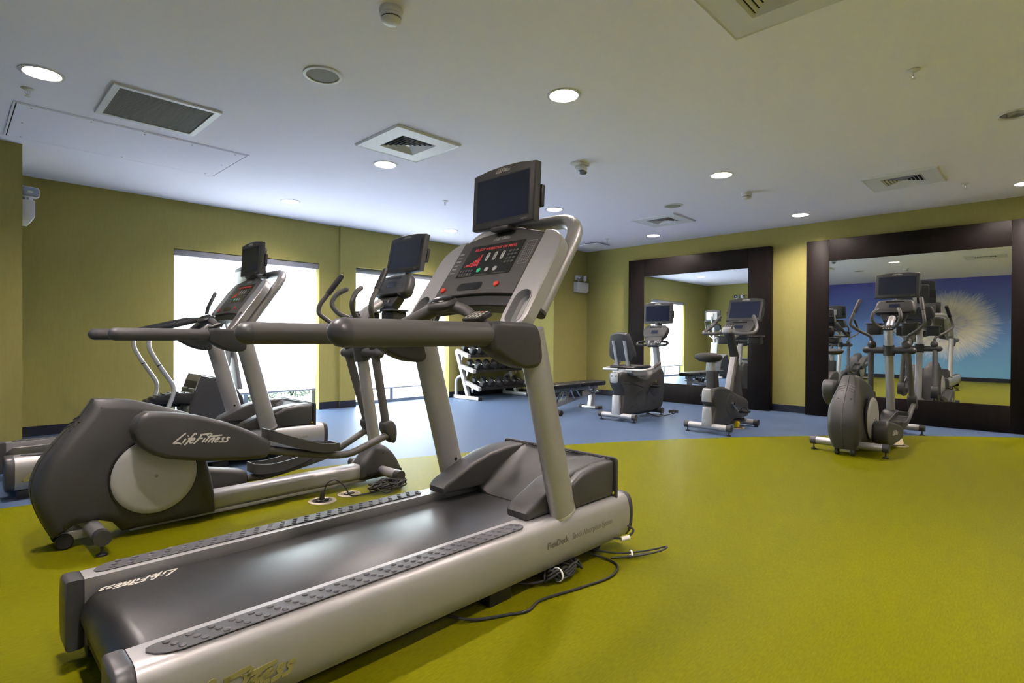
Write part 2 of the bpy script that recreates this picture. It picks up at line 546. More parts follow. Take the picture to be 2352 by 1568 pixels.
def mural_material():
    m = bpy.data.materials.new('dandelion_mural')
    m.use_nodes = True
    nt = m.node_tree
    N, Lk = nt.nodes, nt.links
    b = N['Principled BSDF']
    b.inputs['Roughness'].default_value = 0.7
    tc = N.new('ShaderNodeTexCoord')
    sep = N.new('ShaderNodeSeparateXYZ')
    Lk.new(tc.outputs['Object'], sep.inputs[0])
    def mth(op, a, c=None, d=None):
        n = N.new('ShaderNodeMath')
        n.operation = op
        for i, q in enumerate((a, c, d)):
            if q is None: continue
            if isinstance(q, (int, float)): n.inputs[i].default_value = q
            else: Lk.new(q, n.inputs[i])
        return n.outputs[0]
    zz = mth('DIVIDE', sep.outputs['Z'], H)
    sky = N.new('ShaderNodeValToRGB')
    e = sky.color_ramp.elements
    e[0].position = 0.0; e[0].color = sRGB(116, 176, 208)
    e[1].position = 1.0; e[1].color = sRGB(92, 94, 182)
    q = e.new(0.5); q.color = sRGB(104, 142, 206)
    Lk.new(zz, sky.inputs[0])
    dy = mth('SUBTRACT', sep.outputs['Y'], 1.95)
    dz = mth('SUBTRACT', sep.outputs['Z'], 1.44)
    dys = mth('DIVIDE', dy, 1.12)
    dzs = mth('DIVIDE', dz, 0.92)
    rr = mth('SQRT', mth('ADD', mth('MULTIPLY', dys, dys), mth('MULTIPLY', dzs, dzs)))
    th = mth('ARCTAN2', dzs, dys)
    def fil(scale_th, scale_r, off):
        cb = N.new('ShaderNodeCombineXYZ')
        Lk.new(mth('MULTIPLY', th, scale_th), cb.inputs[0])
        Lk.new(mth('MULTIPLY', rr, scale_r), cb.inputs[1])
        cb.inputs[2].default_value = off
        nz = N.new('ShaderNodeTexNoise')
        nz.inputs['Scale'].default_value = 1.0
        nz.inputs['Detail'].default_value = 4
        nz.inputs['Distortion'].default_value = 0.4
        Lk.new(cb.outputs[0], nz.inputs['Vector'])
        return nz.outputs['Fac']
    f1 = fil(26, 2.5, 0.0)
    f2 = fil(60, 5.0, 7.0)
    f3 = fil(5, 1.5, 3.0)
    cl = N.new('ShaderNodeTexNoise')
    cl.inputs['Scale'].default_value = 3.2
    cl.inputs['Detail'].default_value = 5
    cl.inputs['Distortion'].default_value = 1.2
    Lk.new(tc.outputs['Object'], cl.inputs['Vector'])
    clump = cl.outputs['Fac']
    # ragged rim
    edge = mth('ADD', mth('MULTIPLY', f2, 0.55), mth('ADD', mth('MULTIPLY', f3, 0.35), 0.50))
    rim = N.new('ShaderNodeMapRange')
    Lk.new(mth('SUBTRACT', edge, rr), rim.inputs['Value'])
    rim.inputs['From Min'].default_value = -0.05
    rim.inputs['From Max'].default_value = 0.38
    den = N.new('ShaderNodeMapRange')
    Lk.new(mth('ADD', mth('ADD', mth('MULTIPLY', f1, 0.5), mth('MULTIPLY', clump, 0.5)), mth('MULTIPLY', rr, 0.30)), den.inputs['Value'])
    den.inputs['From Min'].default_value = 0.42
    den.inputs['From Max'].default_value = 0.68
    den.inputs['To Min'].default_value = 0.35
    msk = mth('MULTIPLY', rim.outputs[0], den.outputs[0])
    fluff = N.new('ShaderNodeValToRGB')
    e = fluff.color_ramp.elements
    e[0].position = 0.0; e[0].color = sRGB(190, 160, 122)
    e[1].position = 0.75; e[1].color = sRGB(248, 244, 236)
    q = e.new(0.3); q.color = sRGB(222, 208, 186)
    Lk.new(mth('ADD', mth('MULTIPLY', rr, 0.6), mth('MULTIPLY', f1, 0.30)), fluff.inputs[0])
    mx = N.new('ShaderNodeMix')
    mx.data_type = 'RGBA'
    Lk.new(msk, mx.inputs[0])
    Lk.new(sky.outputs[0], mx.inputs[6])
    Lk.new(fluff.outputs[0], mx.inputs[7])
    Lk.new(mx.outputs[2], b.inputs['Base Color'])
    MATS['dandelion_mural'] = m
mural_material()
g = G().box((XB - 0.2, YE - 0.1, 0), (XB, BY + 0.05, H))
struct(part('wall_back', g, 'dandelion_mural'), 'blue wall mural of a dandelion head')

# skirting
BH, BT = 0.10, 0.012
g = G()
g.box((BX, YW - BT, 0), (W1[0], YW, BH)); g.box((W1[1], YW - BT, 0), (4.0, YW, BH))
g.box((4.0 - BT, YW2 - BT, 0), (W2[0], YW2, BH)); g.box((W2[1], YW2 - BT, 0), (PX, YW2, BH))
struct(part('baseboard_left', g, 'skirting'))
g = G()
for y0, y1 in ((5.22, PY), (2.41, 2.875), (YE, 0.02)):
    g.box((XW - BT, y0, 0), (XW, y1, BH))
struct(part('baseboard_right', g, 'skirting'))
struct(part('baseboard_back', G().box((XB, YE, 0), (XB + BT, BY, BH)), 'skirting'))
struct(part('baseboard_end', G().box((XB + BT, YE, 0), (XW - BT, YE + BT, BH)), 'skirting'))
struct(part('baseboard_column_right', G().box((PX - BT, PY - BT, 0), (XW - BT, PY, BH)).box((PX - BT, PY, 0), (PX, YW2 - BT, BH)), 'skirting'))
struct(part('baseboard_column_left', G().box((XB + BT, BY - BT, 0), (BX + BT, BY, BH)).box((BX, BY, 0), (BX + BT, YW - BT, BH)), 'skirting'))

# windows with roller shades
def window(n, x0, x1, yin, zs, lab, mull):
    w = struct(bpy.data.objects.new('window_%d' % n, None))
    col.objects.link(w)
    w['label'] = lab
    w.location = ((x0 + x1) / 2, YW + 0.15, 0)
    ox, oy = w.location.x, w.location.y
    def P(name, g, m): 
        g.v = [(a - ox, b - oy, c) for a, b, c in g.v]
        return part(name, g, m, w)
    ya, yb = YW + 0.12, YW + 0.18
    f = 0.05
    P('frame', G().box((x0, ya, 0), (x0 + f, yb, WT)).box((x1 - f, ya, 0), (x1, yb, WT)).box((x0 + f, ya, WT - f), (x1 - f, yb, WT)).box((x0 + f, ya, 0.0), (x1 - f, yb, 0.05)), 'alu_frame')
    P('mullion', G().box((mull - 0.028, ya, 0.05), (mull + 0.028, yb, WT - f)), 'alu_frame')
    P('transom', G().box((x0 + f, ya + 0.005, 0.50), (x1 - f, yb - 0.005, 0.55)), 'alu_frame')
    for a, b in ((x0 + f, mull - 0.028), (mull + 0.028, x1 - f)):
        for c, d in ((0.05, 0.50), (0.55, WT - f)):
            P('pane', G().box((a, ya + 0.028, c), (b, ya + 0.034, d)), 'window_glass')
    s = thing('roller_shade', ('white roller shade on the window behind the stair climber' if n == 1 else 'white roller shade on the window nearer the dumbbell rack'), 'shade', ((x0 + x1) / 2, YW + 0.03, zs), group=None)
    def Q(name, g, m):
        g.v = [(a - s.location.x, b - s.location.y, c - zs) for a, b, c in g.v]
        return part(name, g, m, s)
    Q('fabric', G().add([(x0 + 0.012, YW + 0.045, zs), (x1 - 0.03, YW + 0.045, zs), (x1 - 0.03, YW + 0.045, WT - 0.06), (x0 + 0.012, YW + 0.045, WT - 0.06)], [(0, 1, 2, 3)]), 'roller_fabric')
    Q('bottom_bar', G().tube([(x0 + 0.012, YW + 0.045, zs), (x1 - 0.03, YW + 0.045, zs)], 0.012, 8), 'valance_grey')
    Q('valance', G().box((x0 + 0.004, YW + 0.015, WT - 0.075), (x1 - 0.004, YW + 0.075, WT - 0.004), 0.006), 'valance_grey')
    Q('pull_chain', G().tube([(x1 - 0.015, YW + 0.03, WT - 0.08), (x1 - 0.015, YW + 0.03, 0.5), (x1 - 0.022, YW + 0.035, 0.47), (x1 - 0.024, YW + 0.05, 0.5), (x1 - 0.024, YW + 0.05, WT - 0.08)], 0.003, 6), 'white_plastic')
    # daylight is sampled through the opening
    ld = bpy.data.lights.new('window_portal', 'AREA')
    ld.shape = 'RECTANGLE'
    ld.size = x1 - x0
    ld.size_y = WT
    ld.cycles.is_portal = True
    lo = bpy.data.objects.new('window_portal', ld)
    col.objects.link(lo)
    lo.location = ((x0 + x1) / 2, YW + 0.22, WT / 2)
    lo.rotation_euler = (R(-90), 0, 0)
window(1, W1[0], W1[1], YW, 0.29, 'tall grey framed window behind the stair climber', 2.75)
window(2, W2[0], W2[1], YW, 0.235, 'tall grey framed window nearer the dumbbell rack', 4.98)

# outside
g = G()
g.add([(-30, YW + 0.24, -0.08), (40, YW + 0.24, -0.08), (40, 60, -0.08), (-30, 60, -0.08)], [(0, 1, 2, 3)])
ground = struct(part('outdoor_ground', g, 'gravel'), 'stony ground outside the windows')
def bush(x, y, r, label):
    t = thing('bush', label, 'bush', (x, y, -0.08), group='bushes outside the window')
    g = G()
    for k in range(1100):
        d = Vector((random.gauss(0, 1), random.gauss(0, 1), abs(random.gauss(0, 1)))).normalized() * r * random.uniform(0.55, 1.0)
        a = Vector((random.uniform(-1, 1), random.uniform(-1, 1), random.uniform(-1, 1))).normalized() * 0.026
        b = a.cross(d).normalized() * 0.015
        d.z = d.z * 0.9 + 0.02
        g.add([tuple(d - a), tuple(d + b), tuple(d + a), tuple(d - b)], [(0, 1, 2, 3)])
    part('foliage', g, 'leaf', t)['kind'] = 'stuff'
    g = G()
    for k in range(5):
        a = k * 1.3
        g.tube([(0, 0, 0), (0.3 * r * math.cos(a), 0.3 * r * math.sin(a), 0.5 * r), (0.5 * r * math.cos(a), 0.5 * r * math.sin(a), 0.85 * r)], 0.012, 6, 0.1)
    part('stem', g, 'dark_wood', t)
bush(3.6, 9.6, 0.42, 'grey green bush outside, seen under the shade behind the treadmill hood')
bush(4.6, 10.3, 0.50, 'further grey green bush outside, right of the nearer one')

# mirrors
def mirror(y0, y1, iy0, iy1, label):
    t = thing('wall_mirror', label, 'mirror', (XW, (y0 + y1) / 2, 0))
    oy = (y0 + y1) / 2
    xf = 8.2145 - XW
    zt, b0, b1 = 2.358, 0.305, 2.07
    D = -0.001
    def P(n, g, m):
        g.v = [(a, b - oy, c) for a, b, c in g.v]
        return part(n, g, m, t)
    P('frame_side', G().box((xf, y0, 0.004), (D, iy0, zt), 0.004), 'dark_wood')
    P('frame_side', G().box((xf, iy1, 0.004), (D, y1, zt), 0.004), 'dark_wood')
    P('frame_top', G().box((xf, iy0, b1), (D, iy1, zt), 0.004), 'dark_wood')
    P('frame_bottom', G().box((xf, iy0, 0.004), (D, iy1, b0), 0.004), 'dark_wood')
    P('glass', G().box((xf + 0.012, iy0 - 0.005, b0 - 0.005), (D - 0.02, iy1 + 0.005, b1 + 0.005)), 'mirror_glass')
mirror(2.88, 5.214, 3.186, 4.92, 'large dark framed mirror behind the two exercise bikes')
mirror(0.03, 2.405, 0.32, 2.125, 'large dark framed mirror behind the cross trainer at right')
# ------------------------------------------------------------------ things on the ceiling
LAMP_LABELS = ['lit downlight at upper left, above the return air grille', 'lit downlight at top centre, above the large treadmill display',
    'lit downlight just in front of the square diffuser at left centre', 'lit downlight above the left window, over the rear treadmill display',
    'lit downlight directly right of the large treadmill display', 'small lit downlight left of the large treadmill display, above the right window',
    'lit downlight above the left framed mirror, beyond the far square diffuser', 'lit downlight left of the far smoke detector',
    'lit downlight above the gap between the two mirrors', 'lit downlight cut by the right edge above the right mirror',
    'unlit downlight with chrome reflector at the right edge', 'lit downlight overhead beside the large near diffuser, out of the picture',
    'lit downlight overhead behind the smoke detector, out of the picture', 'lit downlight overhead behind the camera, out of the picture',
    'added fill downlight of the end wall row nearest the mural, out of the picture', 'added fill downlight of the end wall row second from the mural, out of the picture',
    'added fill downlight of the end wall row third from the mural, out of the picture', 'added fill downlight of the end wall row nearest the mirror wall, out of the picture']
def downlight(i, x, y, lit):
    t = thing('ceiling_light', LAMP_LABELS[i], 'light', (x, y, H), group='recessed ceiling downlights')
    part('trim_ring', G().lathe([(LR - 0.003, 0.0), (LR + 0.014, -0.001), (LR + 0.014, -0.005), (LR - 0.002, -0.007), (LR - 0.006, -0.004), (LR - 0.006, 0.006)], seg=36), 'white_plastic', t)
    g = G()
    prof = [(LR - 0.004, 0.002), (LR - 0.006, 0.03), (LR - 0.014, 0.065), (LR - 0.024, 0.095)]
    rg = [[(r * math.cos(2 * math.pi * k / 32), r * math.sin(2 * math.pi * k / 32), z) for k in range(32)] for r, z in prof]
    g.rings(rg, False, True)
    part('reflector', g, 'lamp_reflector' if lit else 'chrome', t)
    for a in (35, 125):
        gm = G(Matrix.Rotation(R(a), 4, 'Z'))
        gm.box((-LR + 0.012, -0.0016, 0.004), (LR - 0.012, 0.0016, 0.033))
        part('louvre_blade', gm, 'lamp_reflector', t)
    g = G().lathe([(0.0005, 0.034), (LR - 0.012, 0.034), (LR - 0.014, 0.040), (0.0005, 0.040)], seg=28)
    if lit:
        part('lens', g, 'lamp_lens', t)
    else:
        part('bulb', G().ell((0, 0, 0.07), (0.03, 0.03, 0.03)), 'white_plastic', t)
for i, (x, y) in enumerate(LAMPS):
    downlight(i, x, y, i != 10)

def diffuser(x, y, label):
    t = thing('ceiling_diffuser', label, 'vent', (x, y, H), group='square ceiling air diffusers')
    o, n = 0.305, 0.165
    def ring(a, b, z0, z1, w=0.006):
        # square ring: outer half size a at z0, inner half size b at z1
        def sq(h, z): return [(-h, -h, z), (h, -h, z), (h, h, z), (-h, h, z)]
        return [sq(a, z0), sq(b, z1), sq(b - w, z1), sq(a - w, z0 + 0.003), sq(a, z0)]
    part('backing', G().box((-n - 0.02, -n - 0.02, -0.003), (n + 0.02, n + 0.02, -0.0005)), 'vent_dark', t)  # dark sheet stands for the shaded recess, ceiling has no opening here
    g = G()
    for (sx, sy, w, h) in ((0, 1, 2 * o, o - n), (0, -1, 2 * o, o - n), (1, 0, o - n, 2 * n), (-1, 0, o - n, 2 * n)):
        cx_, cy_ = sx * (o + n) / 2, sy * (o + n) / 2
        g.box((cx_ - w / 2, cy_ - h / 2, -0.014), (cx_ + w / 2, cy_ + h / 2, -0.0005))
    part('face_plate', g, 'vent_white', t)
    part('outer_rim', G().rings([[(-q, -q, z), (q, -q, z), (q, q, z), (-q, q, z)] for q, z in ((o, -0.0005), (o + 0.008, -0.001), (o + 0.008, -0.006), (o - 0.002, -0.018), (o - 0.012, -0.014))], False, False), 'vent_white', t)
    for k in range(5):
        a = n - 0.002 - k * 0.030
        part('louvre', G().rings(ring(a, a - 0.011, -0.016, -0.003, 0.003), False, False), 'vent_white', t)
    part('centre_plate', G().rings([[(-q, -q, z), (q, -q, z), (q, q, z), (-q, q, z)] for q, z in ((0.001, -0.004), (0.018, -0.014), (0.016, -0.015), (0.001, -0.015))], True, True), 'vent_white', t)
diffuser(2.69, 3.84, 'square white air diffuser above the rear treadmill, left of the large display')
diffuser(6.77, 3.76, 'square white air diffuser far off, above the left framed mirror')
diffuser(6.68, 1.07, 'square air diffuser above the right framed mirror')
diffuser(2.635, 0.91, 'large near square diffuser cut by the top edge of the picture')

def flat_panel(x, y, s):
    t = thing('ceiling_panel', 'small flat square white panel on the ceiling near the far corner', 'panel', (x, y, H))
    part('plate', G().prism(rrect(2 * s, 2 * s, 0.01), 'z', -0.028, -0.016, 0.004), 'vent_white', t)
    part('collar', G().box((-s * 0.75, -s * 0.75, -0.016), (s * 0.75, s * 0.75, -0.0005)), 'vent_dark', t)
flat_panel(7.72, 5.58, 0.19)

t = thing('return_grille', 'grey mesh return air grille in a white frame at upper left', 'vent', (1.07, 4.585, H))
gx, gy = 0.32, 0.325
g = G()
for lo, hi in (((-gx, -gy), (gx, -gy + 0.035)), ((-gx, gy - 0.035), (gx, gy)), ((-gx, -gy + 0.035), (-gx + 0.04, gy - 0.035)), ((gx - 0.04, -gy + 0.035), (gx, gy - 0.035))):
    g.box(lo + (-0.014,), hi + (-0.0005,))
part('frame', g, 'vent_white', t)
part('backing', G().box((-gx + 0.04, -gy + 0.035, -0.003), (gx - 0.04, gy - 0.035, -0.0005)), 'vent_dark', t)
g = G()
n = 60
for k in range(n):
    y = -gy + 0.037 + (2 * gy - 0.074) * k / (n - 1)
    g.box((-gx + 0.04, y - 0.0026, -0.008), (gx - 0.04, y + 0.0026, -0.003))
for k in range(n):
    x = -gx + 0.042 + (2 * gx - 0.084) * k / (n - 1)
    g.box((x - 0.0016, -gy + 0.035, -0.0082), (x + 0.0016, gy - 0.035, -0.0032))
part('mesh', g, 'grille_grey', t)['kind'] = 'stuff'

t = thing('access_panel', 'long white ceiling access panel with screws beside the return grille', 'panel', (1.11, 5.56, H))
ax, ay = 0.76, 0.447
g = G()
for lo, hi in (((-ax - 0.018, -ay - 0.018), (ax + 0.018, -ay - 0.006)), ((-ax - 0.018, ay + 0.006), (ax + 0.018, ay + 0.018)), ((-ax - 0.018, -ay - 0.006), (-ax - 0.006, ay + 0.006)), ((ax + 0.006, -ay - 0.006), (ax + 0.018, ay + 0.006))):
    g.box(lo + (-0.005,), hi + (-0.0005,))
part('frame', g, 'ceiling_paint', t)
part('seam', G().box((-ax - 0.006, -ay - 0.006, -0.0015), (ax + 0.006, ay + 0.006, -0.0005)), 'vent_dark', t)  # dark sheet put in as the shadow of the gap round the board
part('board', G().box((-ax + 0.001, -ay + 0.001, -0.006), (ax - 0.001, ay - 0.001, -0.0015)), 'ceiling_paint', t)
for k, (x, y) in enumerate([(-0.68, -0.40), (-0.34, -0.40), (0, -0.40), (0.34, -0.40), (0.68, -0.40), (-0.70, 0.0), (0.70, 0.0), (-0.68, 0.40), (0, 0.40), (0.68, 0.40)]):
    part('screw', G().lathe([(0.0005, -0.0075), (0.005, -0.0072), (0.006, -0.006)], (x, y, 0), seg=10), 'grille_grey', t)

def speaker(x, y, label):
    t = thing('ceiling_speaker', label, 'speaker', (x, y, H), group='round ceiling speakers')
    part('rim', G().lathe([(0.09, -0.0005), (0.115, -0.001), (0.114, -0.008), (0.098, -0.010), (0.094, -0.006)], seg=36), 'white_plastic', t)
    part('grille', G().lathe([(0.0005, -0.006), (0.06, -0.006), (0.096, -0.004), (0.096, -0.0008), (0.0005, -0.0008)], seg=32), 'speaker_cloth', t)
speaker(1.62, 3.21, 'round grey ceiling speaker left of centre, near the top of the picture')
speaker(6.12, 3.27, 'small round ceiling speaker above the far square diffuser')

def smoke(x, y, label):
    t = thing('smoke_detector', label, 'smoke detector', (x, y, H), group='ceiling smoke detectors')
    part('base', G().lathe([(0.0005, -0.0005), (0.056, -0.0005), (0.058, -0.006), (0.056, -0.03), (0.0005, -0.03)], seg=32), 'white_plastic', t)
    part('body', G().lathe([(0.0005, -0.030), (0.050, -0.030), (0.051, -0.036), (0.050, -0.044), (0.0005, -0.044)], seg=32), 'white_plastic', t)
    g = G()
    for k in range(10):
        a = 2 * math.pi * k / 10
        gm = G(Matrix.Rotation(a, 4, 'Z'))
        gm.box((0.040, -0.010, -0.050), (0.046, 0.010, -0.044))
        g.v, g.f = (g.v + gm.v), (g.f + [tuple(i + len(g.v) for i in f) for f in gm.f])
    part('sensor_slots', g, 'vent_dark', t)
    part('dome', G().lathe([(0.049, -0.050), (0.048, -0.056), (0.036, -0.068), (0.018, -0.072), (0.0005, -0.073)], seg=28), 'white_plastic', t)
smoke(1.53, 2.33, 'white smoke detector cut by the top edge of the picture')
smoke(6.13, 2.40, 'small white smoke detector between two lit downlights at right')

def sprinkler(x, y, label):
    t = thing('sprinkler', label, 'sprinkler', (x, y, H), group='ceiling fire sprinklers')
    part('escutcheon', G().lathe([(0.0005, -0.0005), (0.036, -0.0005), (0.037, -0.004), (0.026, -0.010), (0.012, -0.011), (0.0005, -0.011)], seg=24), 'white_plastic', t)
    part('stem', G().tube([(0, 0, -0.011), (0, 0, -0.045)], 0.005, 8), 'chrome', t)
    part('frame_arm', G().tube([(0.012, 0, -0.011), (0.013, 0, -0.03), (0.0, 0, -0.05)], 0.0025, 6).tube([(-0.012, 0, -0.011), (-0.013, 0, -0.03), (0.0, 0, -0.05)], 0.0025, 6), 'chrome', t)
    part('deflector', G().lathe([(0.0005, -0.048), (0.016, -0.050), (0.016, -0.052), (0.0005, -0.052)], seg=16), 'white_plastic', t)
sprinkler(0.38, 4.78, 'fire sprinkler beside the upper left downlight')
sprinkler(4.10, 5.10, 'fire sprinkler on the ceiling left of the large treadmill display')
sprinkler(4.02, 0.60, 'fire sprinkler at upper right, on the open ceiling')
sprinkler(7.27, 0.64, 'fire sprinkler right of the diffuser above the right mirror')
sprinkler(7.45, 5.13, 'tiny fire sprinkler near the small ceiling panel in the far corner')

t = thing('ceiling_emergency_lamp', 'white ceiling emergency lamp with clear lens right of the large display', 'light', (4.07, 3.11, H))
part('plate', G().prism(rrect(0.17, 0.11, 0.02), 'z', -0.02, -0.0005, 0.005), 'white_plastic', t)
part('housing', G(Matrix.Rotation(R(18), 4, 'Y')).prism(rrect(0.10, 0.085, 0.02, 0.03, 0.0), 'z', -0.052, -0.012, 0.008), 'white_plastic', t)
part('lens', G().ell((0.045, 0.0, -0.07), (0.048, 0.036, 0.022)), 'lens', t)

def emergency(loc, rz, label, yaws=(-20, 35)):
    t = thing('emergency_light', label, 'light', loc, rz, group='twin head emergency lights')
    # local: y = out of the wall (negative is into the room), x along wall
    part('case', G().prism([(0, -0.01), (0.0, 0.17), (-0.075, 0.17), (-0.085, 0.16), (-0.085, 0.03), (-0.055, -0.01)], 'x', -0.17, 0.17, 0.006), 'white_plastic', t)
    for sx, yw in ((-0.09, yaws[0]), (0.09, yaws[1])):
        m = Matrix.Translation((sx, -0.05, 0.17)) @ Matrix.Rotation(R(yw), 4, 'Z')
        part('neck', G(m).tube([(0, 0, 0.0), (0, 0, 0.035)], 0.012, 10), 'white_plastic', t)
        h = part('lamp_head', G(m).prism(rrect(0.13, 0.09, 0.018, 0, 0.078), 'y', -0.03, 0.03, 0.006), 'white_plastic', t)
        part('lens', G(m).prism(rrect(0.114, 0.076, 0.014, 0, 0.078), 'y', -0.036, -0.029, 0.002), 'lens', h)
        part('bulb', G(m).ell((0, -0.036, 0.078), (0.02, 0.006, 0.012), 10, 6), 'white_plastic', h)
emergency((8.11, PY - 0.002, 1.875), 0.0, 'white twin head emergency light on the dark column in the far corner', (-30, 45))
emergency((BX + 0.002, 6.42, 2.01), R(90), 'white twin head emergency light on the column at the left edge', (-78, 10))
# ------------------------------------------------------------------ shared machine parts
def display(parent, loc, tilt=0.0, yaw_=0.0, w=0.415, h=0.285, mount=True, rear='dark_plastic'):
    """flat screen display facing local -x; loc is the centre of its face"""
    m = Matrix.Translation(loc) @ Matrix.Rotation(yaw_, 4, 'Z') @ Matrix.Rotation(tilt, 4, 'Y')
    F = m @ basis((0, 0, 0), (0, -1, 0), (0, 0, 1), (-1, 0, 0))     # a right, b up, c toward the user
    out = [(-w / 2, -h / 2), (-w * 0.25, -h / 2 - 0.004), (w * 0.25, -h / 2 - 0.004), (w / 2, -h / 2), (w / 2, h / 2 - 0.012), (w * 0.25, h / 2 + 0.002), (0, h / 2 + 0.006), (-w * 0.25, h / 2 + 0.002), (-w / 2, h / 2 - 0.012)]
    d = part('display', G(F).prism(out, 'z', -0.045, 0.0, 0.009), 'dark_plastic', parent, label='flat screen display in dark grey casing')
    part('bezel_inset', G(F).prism(rrect(w * 0.86, h * 0.76, 0.004, 0, -0.006), 'z', -0.001, 0.0012), 'black_plastic', d)
    part('screen', G(F).prism(rrect(w * 0.835, h * 0.72, 0.002, 0, -0.006), 'z', 0.0005, 0.0018), 'screen', d)
    g = G(F @ Matrix.Translation((0, h * 0.435, 0.0)))
    logo(g, 0.022)
    part('brand_lettering', g, 'logo_white', d)
    g = G(F)
    text(g, 'HDTV', 0.010, w * 0.36, -h * 0.455, 0.0004, width=1.4)
    part('caption', g, 'print_pale', d)
    part('rear_housing', G(F).prism(rrect(w * 0.72, h * 0.74, 0.03, 0, -0.005), 'z', -0.085, -0.043, 0.014), rear, d)
    part('side_module', G(F).prism(rrect(0.11, h * 0.36, 0.006, w * 0.5 - 0.05, -0.02), 'z', -0.066, -0.044, 0.004), 'black_plastic', d)
    if mount:
        part('mount_plate', G(F).box((-0.05, -0.05, -0.10), (0.05, 0.07, -0.084), 0.004), 'silver_bright', d)
    return d

# ------------------------------------------------------------------ treadmill
def treadmill(loc, rz, label):
    t = thing('treadmill', label, 'treadmill', loc, rz, group='treadmills')
    prof = [(.275, .265), (.35, .266), (.372, .262), (.388, .250), (.398, .228), (.404, .195), (.405, .16), (.402, .12), (.394, .085), (.378, .062), (.36, .056), (.275, .056)]
    for s in (1, -1):
        pr = [(s * y, z) for y, z in prof]
        rail = part('side_rail', G().prism(pr, 'x', .048, 2.075), 'silver', t, sm=30)
        cap = [(s * y, z) for y, z in inset(prof if area(prof) > 0 else prof[::-1], -0.003)]
        part('rear_end_cap', G().prism(cap, 'x', 0.0, .05, .012), 'cap_plastic', t)
        part('front_end_cap', G().prism(cap, 'x', 2.07, 2.115, .02), 'dark_plastic', t)
        # step pad with raised studs
        pad = [(.10, s * .303), (1.33, s * .303), (1.352, s * .309), (1.366, s * .322), (1.37, s * .34), (1.366, s * .358), (1.352, s * .370), (1.33, s * .375), (.15, s * .375), (.115, s * .368), (.09, s * .352), (.078, s * .33), (.082, s * .311)]
        g = G().prism(pad, 'z', .2655, .2695, .0015, 1)
        for k in range(25):
            for j in range(3):
                cx_, cy_ = .125 + k * .0505 + j * .012, s * (.317 + j * .022)
                if cx_ > 1.352: continue
                g.lathe([(.0095, .2695), (.0088, .2715), (.006, .273), (.0005, .2735)], (cx_, cy_, 0), seg=9)
        part('step_pad', g, 'pad_rubber', t)
        part('rear_foot', G().box((.06, s * .34 - .03, 0), (.14, s * .34 + .03, .057), .006), 'black_rubber', t)
        part('front_wheel', G().lathe([(.001, -.02), (.045, -.02), (.05, -.012), (.05, .012), (.045, .02), (.001, .02)], (1.92, s * .30, .05), 'y', 20), 'black_rubber', t)
    # brand plate pressed on the right rail, small print at its front end
    a = -0.4055
    g = G(basis((.245, a, .142), (1, 0, 0.0), (0, 0.02, 1), (0, -1, 0)))
    logo(g, .075, .15, .0035)
    part('rail_lettering', g, 'logo_gold', t, label='raised brand lettering on the rail')
    F = basis((1.459, -.4060, .160), (1, 0, 0), (0, -0.02, 1), (0, -1, 0.0))
    g = G(F)
    text(g, 'FlexDeck', .038, 0, 0, 0.0006, 'LEFT', 0.95)
    part('rail_caption', g, 'print_grey', t, label='dark print reading FlexDeck')
    g = G(F)
    text(g, 'Shock Absorption System', .038, .163, 0, 0.0004, 'LEFT', 0.76)
    part('rail_caption', g, 'print_mid', t, label='faint print reading Shock Absorption System')
    # deck and belt
    part('deck', G().box((.13, -.276, .10), (1.98, .276, .205)), 'black_plastic', t)
    part('cross_member', G().box((.055, -.276, .062), (.085, .276, .12)).box((1.4, -.276, .02), (1.9, .276, .105)), 'black_plastic', t)
    o = []
    for k in range(13):
        q = R(90 + 180 * k / 12)
        o.append((.112 + .078 * math.cos(q), .157 + .078 * math.sin(q)))
    o += [(1.90, .079), (1.90, .235)]
    part('belt', G().prism(o, 'y', -.258, .258, .006, 2), 'belt_rubber', t)
    part('roller', G().tube([(.112, -.274, .157), (.112, .274, .157)], .03, 14), 'black_plastic', t)
    g = G(basis((.185, .228, .2353), (-1, 0, 0), (0, -1, 0), (0, 0, 1)))
    logo(g, .05, .12, .0006)
    part('belt_lettering', g, 'logo_white', t)
    # motor cover
    wing = [(1.42, .268), (1.416, .296), (1.44, .322), (1.60, .392), (1.72, .425), (1.84, .440), (1.99, .442), (1.99, .268)]
    for s in (1, -1):
        part('cover_wing', G().prism(wing, 'y', s * .205, s * .335, .016), 'grey_plastic', t)
        side = [(1.66, .267), (1.66, .38), (1.74, .418), (1.86, .436), (1.99, .436), (1.99, .267)]
        part('cover_side', G().prism(side, 'y', s * .30, s * .372, .022), 'grey_plastic', t)
        part('screw', G().lathe([(.0005, 0), (.008, 0), (.008, .004), (.0005, .004)], (1.975, s * .374 - .002, .285), 'y', 10), 'chrome', t)
    rows = []
    for x, zc, ze in ((1.655, .238, .268), (1.668, .250, .285), (1.72, .272, .33), (1.80, .312, .395), (1.88, .362, .425), (1.95, .412, .440), (1.985, .438, .442)):
        rg = []
        for k in range(13):
            y = -.23 + .46 * k / 12
            q = abs(y) / .23
            b = 0 if q < .55 else ((q - .55) / .45) ** 2
            rg.append((x, y, zc + (ze - zc) * b))
        rows.append(rg)
    g = G().rings(rows, False, False, closed=False)
    g.rings([rows[-1], [(1.985, p[1], .2) for p in rows[-1]]], False, False, closed=False)
    g.rings([[(1.655, p[1], .236) for p in rows[0]], rows[0]], False, False, closed=False)
    part('motor_cover', g, 'grey_plastic', t)
    part('front_panel', G().prism(rrect(.76, .25, .02, 0, .325), 'x', 1.992, 2.012, .006), 'dark_plastic', t)
    g = G()
    for k in range(28):
        y = -.34 + .68 * k / 27
        g.box((1.974, y - .0085, .4425), (1.99, y + .0085, .4445))
    part('vent_slots', g, 'black_plastic', t)
